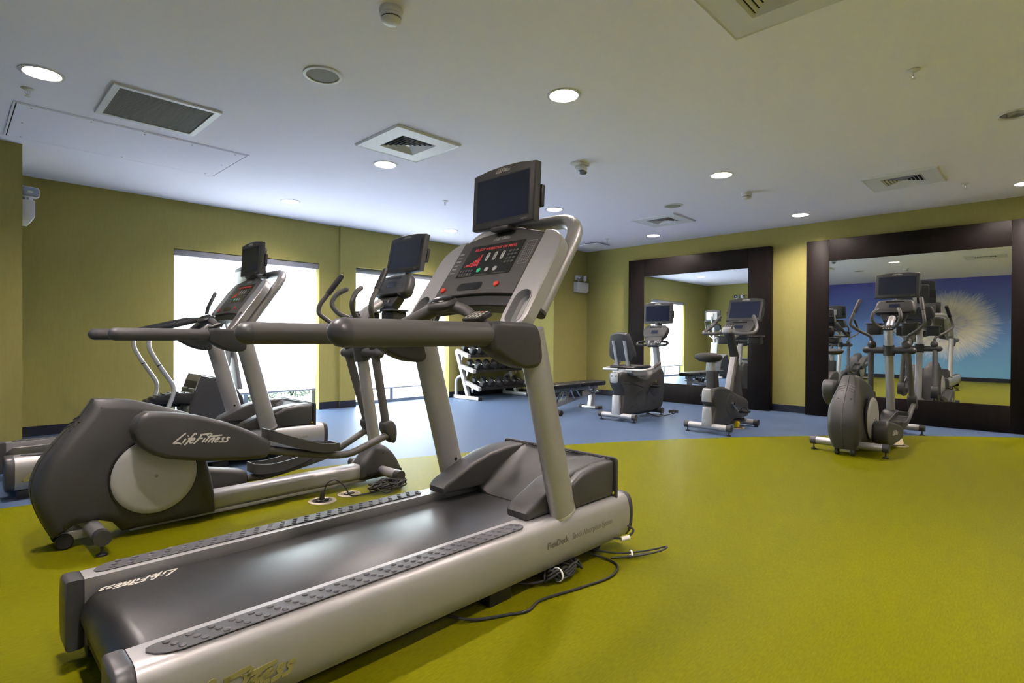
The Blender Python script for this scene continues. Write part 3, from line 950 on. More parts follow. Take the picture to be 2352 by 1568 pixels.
    # uprights
    for s in (1, -1):
        part('upright', G().tube([(1.612, s * .363, .262), (1.394, s * .363, 1.052)], .055, 24, sc=(1.22, .82), upv=(1, 0, 0)), 'silver', t)
        part('upright_collar', G().tube([(1.6125, s * .363, .2655), (1.609, s * .363, .275)], .0565, 24, sc=(1.22, .82), upv=(1, 0, 0)), 'silver_bright', t)
        c = part('upright_sleeve', G().tube([(1.589, s * .363, .346), (1.566, s * .363, .43)], .0558, 24, sc=(1.22, .82), upv=(1, 0, 0)), 'silver', t)
        part('bolt_hole', G().lathe([(.0005, 0), (.009, 0), (.009, .002), (.0005, .002)], (1.578, s * .363 - s * .0475, .40), 'y', 12), 'black_plastic', c)
        y = s * .370
        part('handrail_grip', G().tube([(.575, y, 1.035), (1.148, y, 1.035)], .0445, 24), 'grip_rubber', t)
        part('grip_end_cap', G().tube([(.565, y, 1.035), (.5755, y, 1.035)], .0452, 24, dome=(True, False)), 'cap_plastic', t)
        br = [(1.14, .988), (1.142, 1.078), (1.24, 1.082), (1.34, 1.082), (1.385, 1.070), (1.408, 1.03), (1.418, .97), (1.418, .935), (1.395, .908), (1.345, .902), (1.285, .911), (1.22, .935), (1.17, .965)]
        part('handrail_bracket', G().prism(cr(br, 2), 'y', y - .046, y + .046, .020, 4), 'dark_plastic', t)
    # console
    C = basis((1.299, 0, 1.07), (0, -1, 0), (.572, 0, .82), (-.82, 0, .572))
    for s in (1, -1):
        base = [(.262, .535), (.30, .528), (.335, .512), (.365, .488), (.388, .452), (.40, .405), (.40, .06), (.392, .025), (.372, -.004), (.34, -.018), (.31, -.014), (.282, .004), (.266, .03), (.26, .06)]
        oc = (.333, .098)
        n_ = 64
        def star(poly, a):
            d = (math.cos(a), math.sin(a))
            best = 0
            for i in range(len(poly)):
                (x1, y1), (x2, y2) = poly[i - 1], poly[i]
                ex, ey = x2 - x1, y2 - y1
                den = d[0] * ey - d[1] * ex
                if abs(den) < 1e-12: continue
                u = ((x1 - oc[0]) * ey - (y1 - oc[1]) * ex) / den
                v = ((x1 - oc[0]) * d[1] - (y1 - oc[1]) * d[0]) / den
                if u > 0 and -1e-6 <= v <= 1 + 1e-6: best = max(best, u)
            return (oc[0] + d[0] * best, oc[1] + d[1] * best)
        angs = sorted([2 * math.pi * k / n_ for k in range(n_)] + [math.atan2(y - oc[1], x - oc[0]) % (2 * math.pi) for x, y in base])
        ovl = rrect(.088, .172, .0435, oc[0], oc[1], n=8)
        outer = [star(base, a) for a in angs]
        inn = [star(ovl, a) for a in angs]
        fl = lambda poly, c: [(s * a, b, c) for a, b in poly]
        oin = inset(outer, .005)
        g = G(C).rings([fl(outer, -.055), fl(outer, -.005), fl(oin, 0.0), fl(inset(inn, -.004), 0.0), fl(inset(inn, -.002), .003), fl(inn, .003), fl(inset(inn, .001), -.004)], True, False)
        arm_o = part('console_arm', g, 'silver', t)
        part('cup_holder', G(C).rings([fl(inset(inn, .001), -.003), fl(inset(inn, .004), -.03), fl(inset(inn, .016), -.042)], False, True), 'cup_inner', arm_o)
    pan = [(-.265, .165), (-.13, .178), (0, .182), (.13, .178), (.265, .165), (.265, .515), (.17, .545), (.06, .560), (-.06, .560), (-.17, .545), (-.265, .515)]
    p = part('console_panel', G(C).prism(pan, 'z', -.05, .003, .003, 1), 'console_grey', t)
    lip = [(-.265, .165), (-.13, .178), (0, .182), (.13, .178), (.265, .165), (.25, .11), (.12, .122), (0, .125), (-.12, .122), (-.25, .11)]
    part('console_underside', G(C).prism(lip, 'z', -.07, -.012, .004, 1), 'black_plastic', t)
    part('overlay', G(C).prism([(-.185, .288), (.175, .288), (.175, .484), (-.185, .484)], 'z', .003, .0042), 'display_black', p)
    g = G(C)
    text(g, 'SELECT WORKOUT OR PRESS', .022, -.008, .449, .0046, width=.95)
    part('led_readout', g, 'led_red', p)
    g = G(C)
    for k, hh in enumerate((1, 2, 2, 3, 4, 5, 7, 9)):
        for j in range(hh):
            g.box((-.168 + k * .0125, .352 + j * .0082, .0042), (-.159 + k * .0125, .3575 + j * .0082, .0048))
    part('led_bar_chart', g, 'led_red', p)
    for a in (-.028, .022, .072):
        k = part('rocker_key', G(C).prism(rrect(.021, .052, .0105, a, .402, n=5), 'z', .0042, .0065, .001, 1), 'button_grey', p)
        part('arrow_mark', G(C).prism([(a - .005, .41), (a + .005, .41), (a, .418)], 'z', .0065, .007).prism([(a - .005, .394), (a + .005, .394), (a, .386)], 'z', .0065, .007), 'display_black', k)
    for i, a in enumerate((-.042, .012, .066)):
        part('round_key', G(C).prism(oval(.027, .027, a, .322), 'z', .0042, .0068, .001, 1), 'button_green' if i == 0 else 'button_grey', p, label='green start key' if i == 0 else None)
    for i in range(3):
        for j in range(4):
            part('number_key', G(C).prism(oval(.018, .014, .112 + i * .021, .355 + j * .022, 12), 'z', .0042, .0058), 'button_dark', p)
    for i in range(5):
        for j in range(2):
            part('small_key', G(C).prism(oval(.014, .014, -.168 + i * .019, .305 + j * .02, 12), 'z', .0042, .0058), 'button_dark', p)
    g = G(C)
    for a0, a1, b0, b1 in ((.195, .25, .335, .3365), (.195, .25, .4685, .47), (.195, .1965, .335, .47), (.2485, .25, .335, .47)):
        g.box((a0, b0, .003), (a1, b1, .0036))
    for k in range(9):
        for j in range(4):
            g.box((.203 + j * .011, .352 + k * .0115, .003), (.208 + j * .011, .3545 + k * .0115, .0036))
    for k in range(6):
        g.box((-.252, .32 + k * .024, .003), (-.252 + (.035 - .003 * (k % 3)), .323 + k * .024 + .004 * (k % 2), .0036))
    part('printed_chart', g, 'print_pale', p)['kind'] = 'stuff'
    g = G(C @ Matrix.Translation((0, .515, .003)))
    logo(g, .026)
    part('brand_lettering', g, 'print_pale', p)
    g = G(C)
    for k in range(3):
        g.box((-.17 + k * .115, .292, .0042), (-.08 + k * .115, .294, .0045)); g.box((-.17 + k * .115, .297, .0042), (-.10 + k * .115, .2985, .0045))
    part('fine_print', g, 'print_grey', p)
    part('accessory_tray', G(C).prism(rrect(.165, .045, .020, -.045, .226, n=5), 'z', .003, .0038), 'display_black', p)
    for a, b in ((-.222, .213), (.135, .226)):
        part('stop_button', G(C).lathe([(.014, .003), (.0145, .009), (.012, .012), (.0005, .0125)], (a, b, 0), seg=18), 'button_red', p, label='red stop button')
    # front bar with sensor pod and keypad
    pts = [(1.22, .345, 1.055), (1.235, .20, 1.105), (1.255, .04, 1.155), (1.262, -.05, 1.155), (1.275, -.125, 1.13), (1.275, -.165, 1.085), (1.24, -.345, 1.05)]
    bar = part('front_bar', G().tube(pts, [.03, .03, .03, .026, .024, .024, .024], 14, .05), 'grip_rubber', t)
    part('sensor_pod', G(Matrix.Translation((1.245, .015, 1.165)) @ Matrix.Rotation(R(-22), 4, 'Y')).ell((0, 0, 0), (.062, .085, .030), 20, 10), 'dark_plastic', bar)
    part('sensor_window', G(Matrix.Translation((1.243, .015, 1.178)) @ Matrix.Rotation(R(-22), 4, 'Y')).ell((0, 0, 0.004), (.050, .068, .018), 18, 8), 'display_black', bar)
    K = Matrix.Translation((1.25, -.20, 1.112)) @ Matrix.Rotation(R(-24), 4, 'Y')
    kp = part('keypad', G(K).prism(rrect(.085, .105, .014), 'z', -.018, .004, .005), 'black_plastic', t)
    for i in range(4):
        for j in range(4):
            part('key', G(K).prism(oval(.011, .013, -.027 + i * .018, -.034 + j * .0227, 10), 'z', .004, .0055), 'logo_white' if (i, j) != (3, 1) else 'button_red', kp)
    part('safety_lanyard', G().tube([(1.418, .222, 1.255), (1.40, .23, 1.21), (1.38, .235, 1.15), (1.36, .24, 1.10), (1.37, .22, 1.06), (1.385, .18, 1.05), (1.38, .14, 1.09)], .0016, 6, .03), 'black_rubber', t)
    # bracket tube and display
    U = [(.352, .14, -.095), (.352, .672, -.095), (-.352, .672, -.095), (-.352, .14, -.095)]
    part('display_bracket', G(C).tube(U, .034, 18, .16, nf=8), 'silver', t)
    for s in (1, -1):
        part('bracket_end', G(C).tube([(s * .352, .128, -.095), (s * .352, .141, -.095)], .035, 18), 'dark_plastic', t)
    part('display_arm', G().tube([(1.735, 0, 1.535), (1.70, 0, 1.60), (1.685, 0, 1.66)], .025, 12, .03), 'dark_plastic', t)
    part('display_foot', G().box((1.57, -.06, 1.528), (1.72, .06, 1.55), .006), 'dark_plastic', t)
    display(t, (1.593, 0.004, 1.695), tilt=R(3))
    part('power_box', G().box((1.18, -.36, .0), (1.30, -.30, .058), .006), 'black_plastic', t)
    return t
tm = treadmill((.257, 1.87, 0), 0.0, 'large foreground treadmill with lit red console readout')
tm2 = copy_tree(tm)
tm2.location = (.257, 4.97, 0)
tm2['label'] = 'rear treadmill in front of the left window, behind the near cross trainer'
# ------------------------------------------------------------------ cross trainer (elliptical)
def elliptical(loc, rz, label, hi):
    """hi = +1/-1: side whose pedal arm is up"""
    t = thing('elliptical_trainer', label, 'elliptical', loc, rz, group='cross trainers')
    ol = [(.05, .705), (.14, .70), (.21, .69), (.32, .655), (.47, .60), (.515, .47), (.548, .343), (.574, .238), (.592, .143), (.602, .03), (.16, .03), (.12, .085), (.05, .115), (-.03, .11), (-.115, .06),
          (-.15, .14), (-.175, .215), (-.186, .29), (-.172, .365), (-.135, .446), (-.063, .547), (0, .62)]
    ol = ol[:14] + cr(ol[14:] + [ol[0]], 3, closed=False)[:-1]
    hg = G().prism(ol, 'y', -.125, .125, .05, 6)
    def taper(z):
        return .42 + .58 * min(1, max(0, (.72 - z) / .30)) ** .8 if z > .42 else (1.0 if z > .2 else .72 + .28 * max(0, z) / .2)
    hg.v = [(x, y * taper(z), z) for x, y, z in hg.v]
    body = part('drive_housing', hg, 'grey_plastic', t, sm=50)
    part('centre_seam', G().tube([(x, 0, z) for x, z in ol[14:] + ol[:2]], .0028, 6), 'dark_plastic', body)
    # top ridge plate with vents
    for s in (1, -1):
        for k in range(3):
            g = G(basis((-.008 - k * .018, s * .040, .611 - k * .021), (0, 1, 0), (.653, 0, .757), (-.757, 0, .653)) @ Matrix.Rotation(R(-s * 24), 4, 'Z'))
            g.prism(rrect(.058 - k * .005, .010, .0045), 'z', -.012, .0025)
            part('vent_slot', g, 'black_plastic', body)
        part('screw_hole', G().lathe([(.0005, 0), (.008, 0), (.008, .004), (.0005, .004)], (-.098, s * .05, .50), 'x', 10), 'black_plastic', body)
        part('screw_hole', G().lathe([(.0005, 0), (.008, 0), (.008, .004), (.0005, .004)], (-.145, s * .062, .175), 'x', 10), 'black_plastic', body)
        # crank disc
        y0 = s * .112
        pr = [(.0005, y0 + s * .034), (.165, y0 + s * .034), (.185, y0 + s * .030), (.194, y0 + s * .020), (.194, y0)]
        d = part('crank_disc', G().lathe(pr, (.292, 0, .302), 'y', 40), 'disc_silver', t)
        part('disc_groove', G().lathe([(.194, y0 + s * .016), (.200, y0 + s * .016), (.200, y0), (.194, y0)], (.292, 0, .302), 'y', 40), 'black_plastic', d)
        part('hub_bolt', G().lathe([(.0005, y0 + s * .037), (.008, y0 + s * .037), (.009, y0 + s * .033)], (.292, 0, .302), 'y', 12), 'chrome', d)
        # pedal arm cover
        if s == hi:
            ac = [(.165, .561), (.172, .59), (.19, .622), (.227, .645), (.333, .632), (.46, .605), (.60, .555), (.72, .495), (.822, .432), (.836, .415), (.824, .35), (.805, .331), (.70, .334), (.513, .358), (.40, .378), (.309, .402), (.25, .43), (.205, .468), (.175, .515)]
            rod = [(.80, .375), (.92, .345), (1.05, .312), (1.28, .266), (1.384, .262), (1.68, .352)]
            ped = [(.842, .428), (.93, .392), (1.06, .345), (1.18, .312), (1.28, .306)]
        else:
            ac = [(.175, .20), (.182, .24), (.205, .275), (.25, .292), (.36, .283), (.52, .255), (.68, .222), (.84, .186), (.868, .172), (.876, .13), (.868, .085), (.84, .066), (.65, .055), (.45, .055), (.33, .062), (.25, .08), (.20, .115), (.178, .16)]
            rod = [(.84, .125), (.98, .115), (1.12, .13), (1.34, .165), (1.46, .19), (1.765, .33)]
            ped = [(.90, .165), (1.0, .155), (1.12, .168), (1.24, .195), (1.34, .235)]
        ya, yb = s * .148, s * .268
        cov = part('pedal_arm_cover', G().prism(ac, 'y', ya, yb, .026, 4), 'grey_plastic', t)
        for q in ((.20, .575) if s == hi else (.215, .24), (.79, .41) if s == hi else (.845, .15), (.42, .59) if s == hi else (.44, .25)):
            part('screw_hole', G().lathe([(.0005, yb - s * .002), (.007, yb - s * .002), (.007, yb - s * .012), (.0005, yb - s * .012)], (q[0], 0, q[1] - .02), 'y', 10), 'black_plastic', cov)
        yl = yb + s * .0003
        if s == hi:
            F = basis((.50, yl, .478), (-s * 1.0, 0, s * 0.18) if s > 0 else (1.0, 0, -.18), (.18, 0, 1) if s < 0 else (.18, 0, 1), (0, s, 0))
            F = basis((.47, yl, .485), ((-1, 0, .10) if s > 0 else (1, 0, -.10)), (.10, 0, 1), (0, s, 0))
            part('brand_lettering', logo(G(F), .062, .12), 'logo_white', cov)
        else:
            F = basis((.50, yl, .165), ((-1, 0, .08) if s > 0 else (1, 0, -.08)), (.08, 0, 1), (0, s, 0))
            part('brand_lettering', logo(G(F), .050, .12), 'logo_white', cov)
        part('crank_joint', G().lathe([(.0005, s * .140), (.06, s * .140), (.06, s * .152), (.0005, s * .152)], ((.292, 0, .50) if s == hi else (.292, 0, .15)), 'y', 20), 'black_plastic', cov)
        yr = s * .200
        part('pedal_rod', G().tube([(x, yr, z) for x, z in rod], .024, 14, .08), 'grip_rubber', t)
        # foot tray with a rim
        w = .075
        L = cr(ped, 4, closed=False)
        n = len(L)
        base, top_ = [], []
        sections = []
        for i, (x, z) in enumerate(L):
            q = i / (n - 1)
            hw = w * (0.82 + 0.18 * math.sin(math.pi * min(1, q * 1.1)))
            if q > .93: hw *= .8
            if q < .05: hw *= .85
            rim = .044 + .012 * (1 - q)
            yc = s * .178
            sections.append([(x, yc - hw, z - .008), (x, yc - hw - .004, z + rim), (x, yc - hw + .006, z + rim), (x, yc - hw + .010, z + .006), (x, yc + hw - .010, z + .006), (x, yc + hw - .006, z + rim), (x, yc + hw + .004, z + rim), (x, yc + hw, z - .008)])
        pd = part('pedal', G().rings(sections), 'grey_plastic', t, sm=45)
        for (i0, dx, hh) in ((0, .0, .056), (n - 1, .0, .044)):
            x, z = L[i0]
            sec = sections[i0]
            part('pedal_end', G().box((x - .006, sec[1][1], z - .006), (x + .006, sec[6][1], z + hh), .004), 'grey_plastic', pd)
        g = G()
        for k in range(14):
            i = 3 + k * (n - 6) / 13
            i0 = int(i); f = i - i0
            x = L[i0][0] * (1 - f) + L[min(i0 + 1, n - 1)][0] * f
            z = L[i0][1] * (1 - f) + L[min(i0 + 1, n - 1)][1] * f
            g.box((x - .004, s * .178 - .052, z + .004), (x + .004, s * .178 + .052, z + .010))
        part('tread_ribs', g, 'pad_rubber', pd)
        # swing arm
        xb, zb = rod[-1]
        part('lower_swing_arm', G().tube([(1.585, s * .170, .90), (xb - .015, s * .186, zb + .06)], [.030, .028], 16), 'grip_rubber', t)
        cl = cr([(xb - .045, zb + .085), (xb + .01, zb + .095), (xb + .045, zb + .05), (xb + .05, zb - .02), (xb + .032, zb - .062), (xb + .005, zb - .05), (xb - .03, zb + .0), (xb - .052, zb + .04)], 3)
        cv = part('clevis', G().prism(cl, 'y', s * .186 - .042, s * .186 + .042, .014), 'grey_plastic', t)
        part('clevis_bolt', G().lathe([(.0005, s * .229), (.008, s * .229), (.008, s * .225)], (xb + .022, 0, zb - .035), 'y', 10), 'black_plastic', cv)
        part('pivot_ball', G().ell((1.585, s * .160, .972), (.044, .044, .05)), 'dark_plastic', t)
        hd = [(1.585, s * .160, 1.0), (1.575, s * .168, 1.065), (1.50, s * .27, 1.125), (1.437, s * .342, 1.195), (1.445, s * .335, 1.255), (1.585, s * .285, 1.465)]
        part('moving_handle', G().tube(hd[:5] + [(1.51, s * .312, 1.352)], .0165, 12, .06), 'grip_rubber', t)
        part('handle_grip', G().tube([(1.50, s * .315, 1.337), (1.587, s * .284, 1.468)], .021, 14, dome=(False, True)), 'black_rubber', t)
        # fixed inner horn
        hn = [(1.56, s * .018, 1.15), (1.47, s * .085, 1.17), (1.42, s * .135, 1.25), (1.46, s * .125, 1.325), (1.52, s * .095, 1.36)]
        part('fixed_handle', G().tube(hn, .017, 12, .06, dome=(False, True)), 'grip_rubber', t)
        # cup tray
        tr = part('bottle_tray', G().prism(rrect(.13, .14, .02, 1.74, s * .165), 'z', 1.085, 1.205, .012), 'black_plastic', t)
        part('tray_rim', G().prism(rrect(.15, .165, .02, 1.74, s * .168), 'z', 1.203, 1.216, .004), 'dark_plastic', tr)
        # stabilizers
    part('rear_stabilizer', G().tube([(.035, -.265, .085), (.035, .265, .085)], .034, 18), 'silver', t)
    part('front_stabilizer', G().tube([(1.70, -.265, .078), (1.70, .265, .078)], .034, 18), 'silver', t)
    for s in (1, -1):
        for x, z in ((.035, .085), (1.70, .078)):
            part('stabilizer_cap', G().tube([(x, s * .262, z), (x, s * .312, z)], .036, 18), 'grey_plastic', t)
            f = part('levelling_foot', G().lathe([(.0005, 0), (.024, 0), (.024, .008), (.012, .014), (.006, .018), (.006, z - .02), (.0005, z - .02)], (x, s * .285, 0), seg=14), 'black_rubber', t)
        part('transport_wheel', G().lathe([(.0005, -.016), (.030, -.016), (.036, -.010), (.036, .010), (.030, .016), (.0005, .016)], (-.07, s * .062, .036), 'y', 18), 'black_rubber', t)
    part('axle_bracket', G().box((-.085, -.046, .03), (.05, .046, .075), .006), 'silver_bright', t)
    bm_ = rrect(.115, .105, .03, 0, .083, n=5)
    part('main_beam', G().prism(bm_, 'x', .56, 1.66), 'silver', t)
    part('beam_rail', G().box((.20, -.04, .012), (1.60, .04, .034), .004), 'silver_bright', t)
    fc = cr([(1.545, .13), (1.60, .20), (1.65, .245), (1.72, .255), (1.79, .21), (1.85, .135), (1.89, .05), (1.885, .022), (1.80, .02), (1.70, .02), (1.56, .025), (1.535, .06)], 3)
    ft = part('front_foot_cover', G().prism(fc, 'y', -.085, .085, .05, 5), 'grey_plastic', t, sm=50)
    for s in (1, -1):
        part('screw_hole', G().lathe([(.0005, s * .086), (.008, s * .086), (.008, s * .07)], (1.71, 0, .20), 'y', 10), 'black_plastic', ft)
    mast = [(1.705, 0, .20), (1.585, 0, .92), (1.56, 0, 1.10), (1.60, 0, 1.19), (1.74, 0, 1.27)]
    part('mast', G().tube(mast, [.042, .040, .040, .036, .034], 20, .12), 'silver', t)
    # crossbar
    cb = part('crossbar', G().tube([(1.585, -.215, .912), (1.585, .215, .912)], .036, 16, dome=(True, True)), 'dark_plastic', t)
    part('crossbar_boss', G().tube([(1.592, 0, .858), (1.575, 0, .968)], .054, 18), 'dark_plastic', cb)
    K = basis((1.515, 0, 1.160), (0, -1, 0), (.5, 0, .60), (-.6, 0, .5))
    kp = part('keypad', G(K).prism(rrect(.115, .085, .01), 'z', -.012, .010, .004), 'black_plastic', t)
    for i in range(4):
        for j in range(3):
            part('key', G(K).prism(oval(.014, .016, -.036 + i * .024, -.026 + j * .026, 10), 'z', .010, .0115), 'print_pale', kp)
    # console
    C = basis((1.80, 0, 1.335), (0, -1, 0), (.42, 0, .908), (-.908, 0, .42))
    con = part('console', G(C).prism(cr([(-.188, .01), (-.10, -.012), (.10, -.012), (.188, .01), (.192, .08), (.168, .155), (.10, .172), (-.10, .172), (-.168, .155), (-.192, .08)], 3), 'z', -.085, 0, .03, 4), 'grey_plastic', t)
    part('led_window', G(C).prism(rrect(.175, .014, .004, 0, .138), 'z', -.002, .001), 'display_black', con)
    part('message_screen', G(C).prism(rrect(.105, .044, .003, 0, .085), 'z', -.002, .001), 'screen', con)
    for i in range(3):
        for j in range(4):
            part('number_key', G(C).prism(oval(.013, .011, .085 + i * .02, .062 + j * .017, 10), 'z', -.001, .0012), 'button_dark', con)
    g = G(C)
    for k in range(5):
        g.box((-.155 + k * .018, .05, -.001), (-.143 + k * .018, .115, .0008))
    part('program_keys', g, 'button_dark', con)
    part('brand_lettering', logo(G(C @ Matrix.Translation((0, .160, .0003))), .013), 'print_pale', con)
    low = part('console_lower', G(C).prism([(-.13, -.012), (.13, -.012), (.095, -.10), (-.095, -.10)], 'z', -.075, -.006, .012), 'grey_plastic', t)
    for s in (1, -1):
        part('console_knob', G(C).prism(oval(.022, .024, s * .045, -.055), 'z', -.006, .003, .002, 1), 'button_grey', low)
    part('lower_slot', G(C).prism(rrect(.05, .012, .004, 0, -.055), 'z', -.006, -.004), 'display_black', low)
    part('reading_shelf', G(C).box((-.16, -.016, -.006), (.16, -.002, .035), .004), 'black_plastic', con)
    display(t, (1.955, 0, 1.655), tilt=R(12), w=.425, h=.29)
    part('display_arm', G().tube([(1.86, 0, 1.40), (2.02, 0, 1.52), (2.04, 0, 1.63)], .022, 12, .05), 'silver_bright', t)
    return t
elliptical((.47, 3.44, 0), R(1.5), 'near cross trainer with pale crank disc, behind the foreground treadmill', -1)
elliptical((5.66, 1.305, 0), R(-1.0), 'cross trainer seen from behind, in front of the right framed mirror', 1)
# ------------------------------------------------------------------ exercise bikes
def bike_console(t, o, tilt, w=.37):
    """console head with centre o, facing -x"""
    c, s = math.cos(tilt), math.sin(tilt)
    C = basis(o, (0, -1, 0), (s, 0, c), (-c, 0, s))
    h = .19
    con = part('console', G(C).prism([(-w * .46, -h * .30), (-w * .40, -h * .46), (w * .40, -h * .46), (w * .46, -h * .30), (w * .5, h * .1), (w * .45, h * .36), (w * .36, h * .48), (-w * .36, h * .48), (-w * .45, h * .36), (-w * .5, h * .1)], 'z', -.07, 0, .016, 3), 'grey_plastic', t)
    part('led_window', G(C).prism(rrect(.17, .016, .004, 0, h * .30), 'z', -.002, .001), 'display_black', con)
    part('message_screen', G(C).prism(rrect(.10, .048, .003, 0, -.012), 'z', -.002, .001), 'screen', con)
    for i in range(3):
        for j in range(4):
            part('number_key', G(C).prism(oval(.013, .011, .085 + i * .02, -.035 + j * .017, 10), 'z', -.001, .0012), 'button_dark', con)
    part('brand_lettering', logo(G(C @ Matrix.Translation((0, h * .42, .0003))), .011), 'print_pale', con)
    return con, C

def stabilizer(t, x, hw, z, mat_='silver', cap=.05):
    part('stabilizer', G().tube([(x, -hw + cap, z), (x, hw - cap, z)], .034, 18), mat_, t)
    for s in (1, -1):
        part('stabilizer_cap', G().tube([(x, s * (hw - cap), z), (x, s * hw, z)], .037, 18), 'grey_plastic', t)
        part('levelling_foot', G().lathe([(.0005, 0), (.024, 0), (.024, .007), (.012, .012), (.006, .016), (.006, z - .02), (.0005, z - .02)], (x, s * (hw - .03), 0), seg=14), 'black_rubber', t)

def pedal_crank(t, cx_, cz_, s, ang, yb):
    px, pz = cx_ + .15 * math.cos(ang), cz_ + .15 * math.sin(ang)
    c = part('crank_arm', G().tube([(cx_, s * yb, cz_), (px, s * (yb + .02), pz)], .014, 10).lathe([(.0005, s * (yb + .018)), (.028, s * (yb + .016)), (.03, s * (yb - .01))], (cx_, 0, cz_), 'y', 16), 'chrome', t)
    p = part('pedal', G().box((px - .05, min(s * (yb + .03), s * (yb + .13)), pz - .014), (px + .05, max(s * (yb + .03), s * (yb + .13)), pz + .014), .008), 'black_plastic', t)
    part('pedal_strap', G().tube([(px - .02, s * (yb + .04), pz + .012), (px - .02, s * (yb + .06), pz + .05), (px - .02, s * (yb + .11), pz + .05), (px - .02, s * (yb + .13), pz + .01)], .006, 8, .03), 'black_rubber', p)

# recumbent bike
t = thing('recumbent_bike', 'recumbent exercise bike with padded backrest beside the weight bench', 'exercise bike', (5.86, 3.87, 0), 0.0, group='exercise bikes')
ol = [(-.045, .605), (-.07, .57), (-.07, .50), (-.045, .44), (.01, .38), (.04, .315), (.015, .24), (-.015, .15), (-.03, .075), (.0, .068), (.2, .07), (.46, .075), (.93, .085), (.985, .14), (1.005, .3), (1.016, .47), (1.005, .57), (.965, .628), (.86, .63), (.76, .60), (.66, .55), (.56, .515), (.40, .525), (.2, .575), (.08, .605)]
b = part('body_shroud', G().prism(ol, 'y', -.09, .09, .03, 4), 'grey_plastic', t)
for s in (1, -1):
    part('shroud_disc', G().lathe([(.0005, s * .098), (.10, s * .098), (.125, s * .092), (.13, s * .085)], (.42, 0, .25), 'y', 32), 'grey_plastic', b)
    part('shroud_arch', G().lathe([(.0005, s * .096), (.15, s * .096), (.165, s * .090), (.168, s * .084)], (.78, 0, .42), 'y', 32), 'dark_plastic', b)
    g = G()
    for k in range(2):
        g.tube([(.02, s * .091, .50 - k * .03), (.2, s * .092, .47 - k * .02), (.46, s * .091, .40)], .004, 6, .1)
    part('shroud_groove', g, 'black_plastic', b)
part('rear_panel', G().prism(rrect(.11, .13, .03, 0, .54), 'x', -.078, -.066, .005), 'silver', b)
part('rear_leg_panel', G().prism([(-.05, .32), (.05, .32), (.062, .08), (-.062, .08)], 'x', -.04, .0, .008), 'silver', b)
for s in (1, -1):
    part('screw_hole', G().lathe([(.0005, -.0795), (.010, -.0795), (.010, -.076), (.0005, -.076)], (0, s * .03, .56), 'x', 10), 'black_plastic', b)
stabilizer(t, 0.0, .27, .068)
stabilizer(t, .90, .13, .06, 'grey_plastic', .05)
part('front_beam', G().box((.40, -.04, .045), (.95, .04, .085), .01), 'black_plastic', t)
# seat
part('seat_rail', G().box((.02, -.035, .575), (.52, .035, .612), .006), 'silver', t)
part('seat_carriage', G().prism([(.10, .60), (.10, .645), (.46, .655), (.46, .565), (.40, .545), (.16, .56)], 'y', -.15, .15, .014), 'silver', t)
part('seat_cushion', G().prism(cr([(.10, .655), (.12, .69), (.25, .685), (.42, .69), (.50, .68), (.50, .655), (.3, .645)], 3), 'y', -.19, .19, .02, 3), 'black_vinyl', t)
for s in (1, -1):
    part('backrest_post', G().prism([(.13, .60), (.165, .60), (.05, 1.0), (.015, 1.0)], 'y', s * .08 - .022, s * .08 + .022, .006), 'silver', t)
    part('side_handle', G().tube([(.10, s * .06, .635), (.10, s * .26, .635), (.13, s * .30, .635), (.30, s * .30, .65), (.36, s * .30, .665)], .0165, 12, .06), 'silver_bright', t)
    part('handle_grip', G().tube([(.35, s * .30, .662), (.50, s * .30, .715)], .021, 12, dome=(False, True)), 'grip_rubber', t)
F = basis((.095, 0, .92), (0, 1, 0), (-.26, 0, .966), (.966, 0, .26))
bk = [(-.135, -.165), (-.17, -.13), (-.185, -.10), (-.17, 0), (-.135, .14), (-.10, .175), (-.03, .19), (.03, .19), (.10, .175), (.135, .14), (.17, 0), (.185, -.10), (.17, -.13), (.135, -.165), (.05, -.178), (-.05, -.178)]
part('backrest', G(F).prism(cr(bk, 2), 'z', -.035, .03, .018, 3), 'upholstery', t)
part('backrest_shell', G(F).prism(inset(cr(bk, 2)[::-1] if area(cr(bk, 2)) < 0 else cr(bk, 2), .008), 'z', -.045, -.030, .004), 'dark_plastic', t)
part('console_post', G().prism([(.955, .60), (1.035, .60), (.955, .95), (.885, .95)], 'y', -.035, .035, .008), 'silver', t)
con, C = bike_console(t, (.90, 0, 1.13), R(22))
low = part('grip_console', G(C).prism([(-.14, -.09), (.14, -.09), (.075, -.22), (-.075, -.22)], 'z', -.055, .012, .012), 'grey_plastic', t)
part('grip_screen', G(C).prism(rrect(.05, .02, .004, 0, -.15), 'z', .012, .0135), 'display_black', low)
for s in (1, -1):
    part('sensor_pad', G(C).prism(rrect(.022, .05, .008, s * .05, -.165), 'z', .012, .015, .002, 1), 'button_grey', low)
part('reset_key', G(C).prism(oval(.022, .02, 0, -.195), 'z', .012, .015), 'button_grey', low)
for s in (1, -1):
    part('loop_handle', G().tube([(.86, s * .05, .945), (.80, s * .12, .935), (.79, s * .20, .94), (.83, s * .235, .96), (.88, s * .20, .985), (.90, s * .10, .99)], .017, 12, .05), 'black_rubber', t)
K = basis((.82, -.10, .985), (0, -1, 0), (.5, -.1, .8), (-.8, 0, .5))
kp = part('keypad', G(K).prism(rrect(.085, .075, .01), 'z', -.012, .01, .004), 'black_plastic', t)
for i in range(3):
    for j in range(3):
        part('key', G(K).prism(oval(.013, .013, -.024 + i * .024, -.022 + j * .022, 8), 'z', .010, .0115), 'print_pale', kp)
display(t, (.97, 0, 1.378), tilt=R(3), w=.425, h=.285)
part('display_stem', G().box((.95, -.03, 1.20), (1.0, .03, 1.26), .006).tube([(1.0, 0, 1.1), (1.07, 0, 1.25), (1.06, 0, 1.36)], .02, 10, .04), 'dark_plastic', t)
pedal_crank(t, .76, .455, -1, R(200), .10)
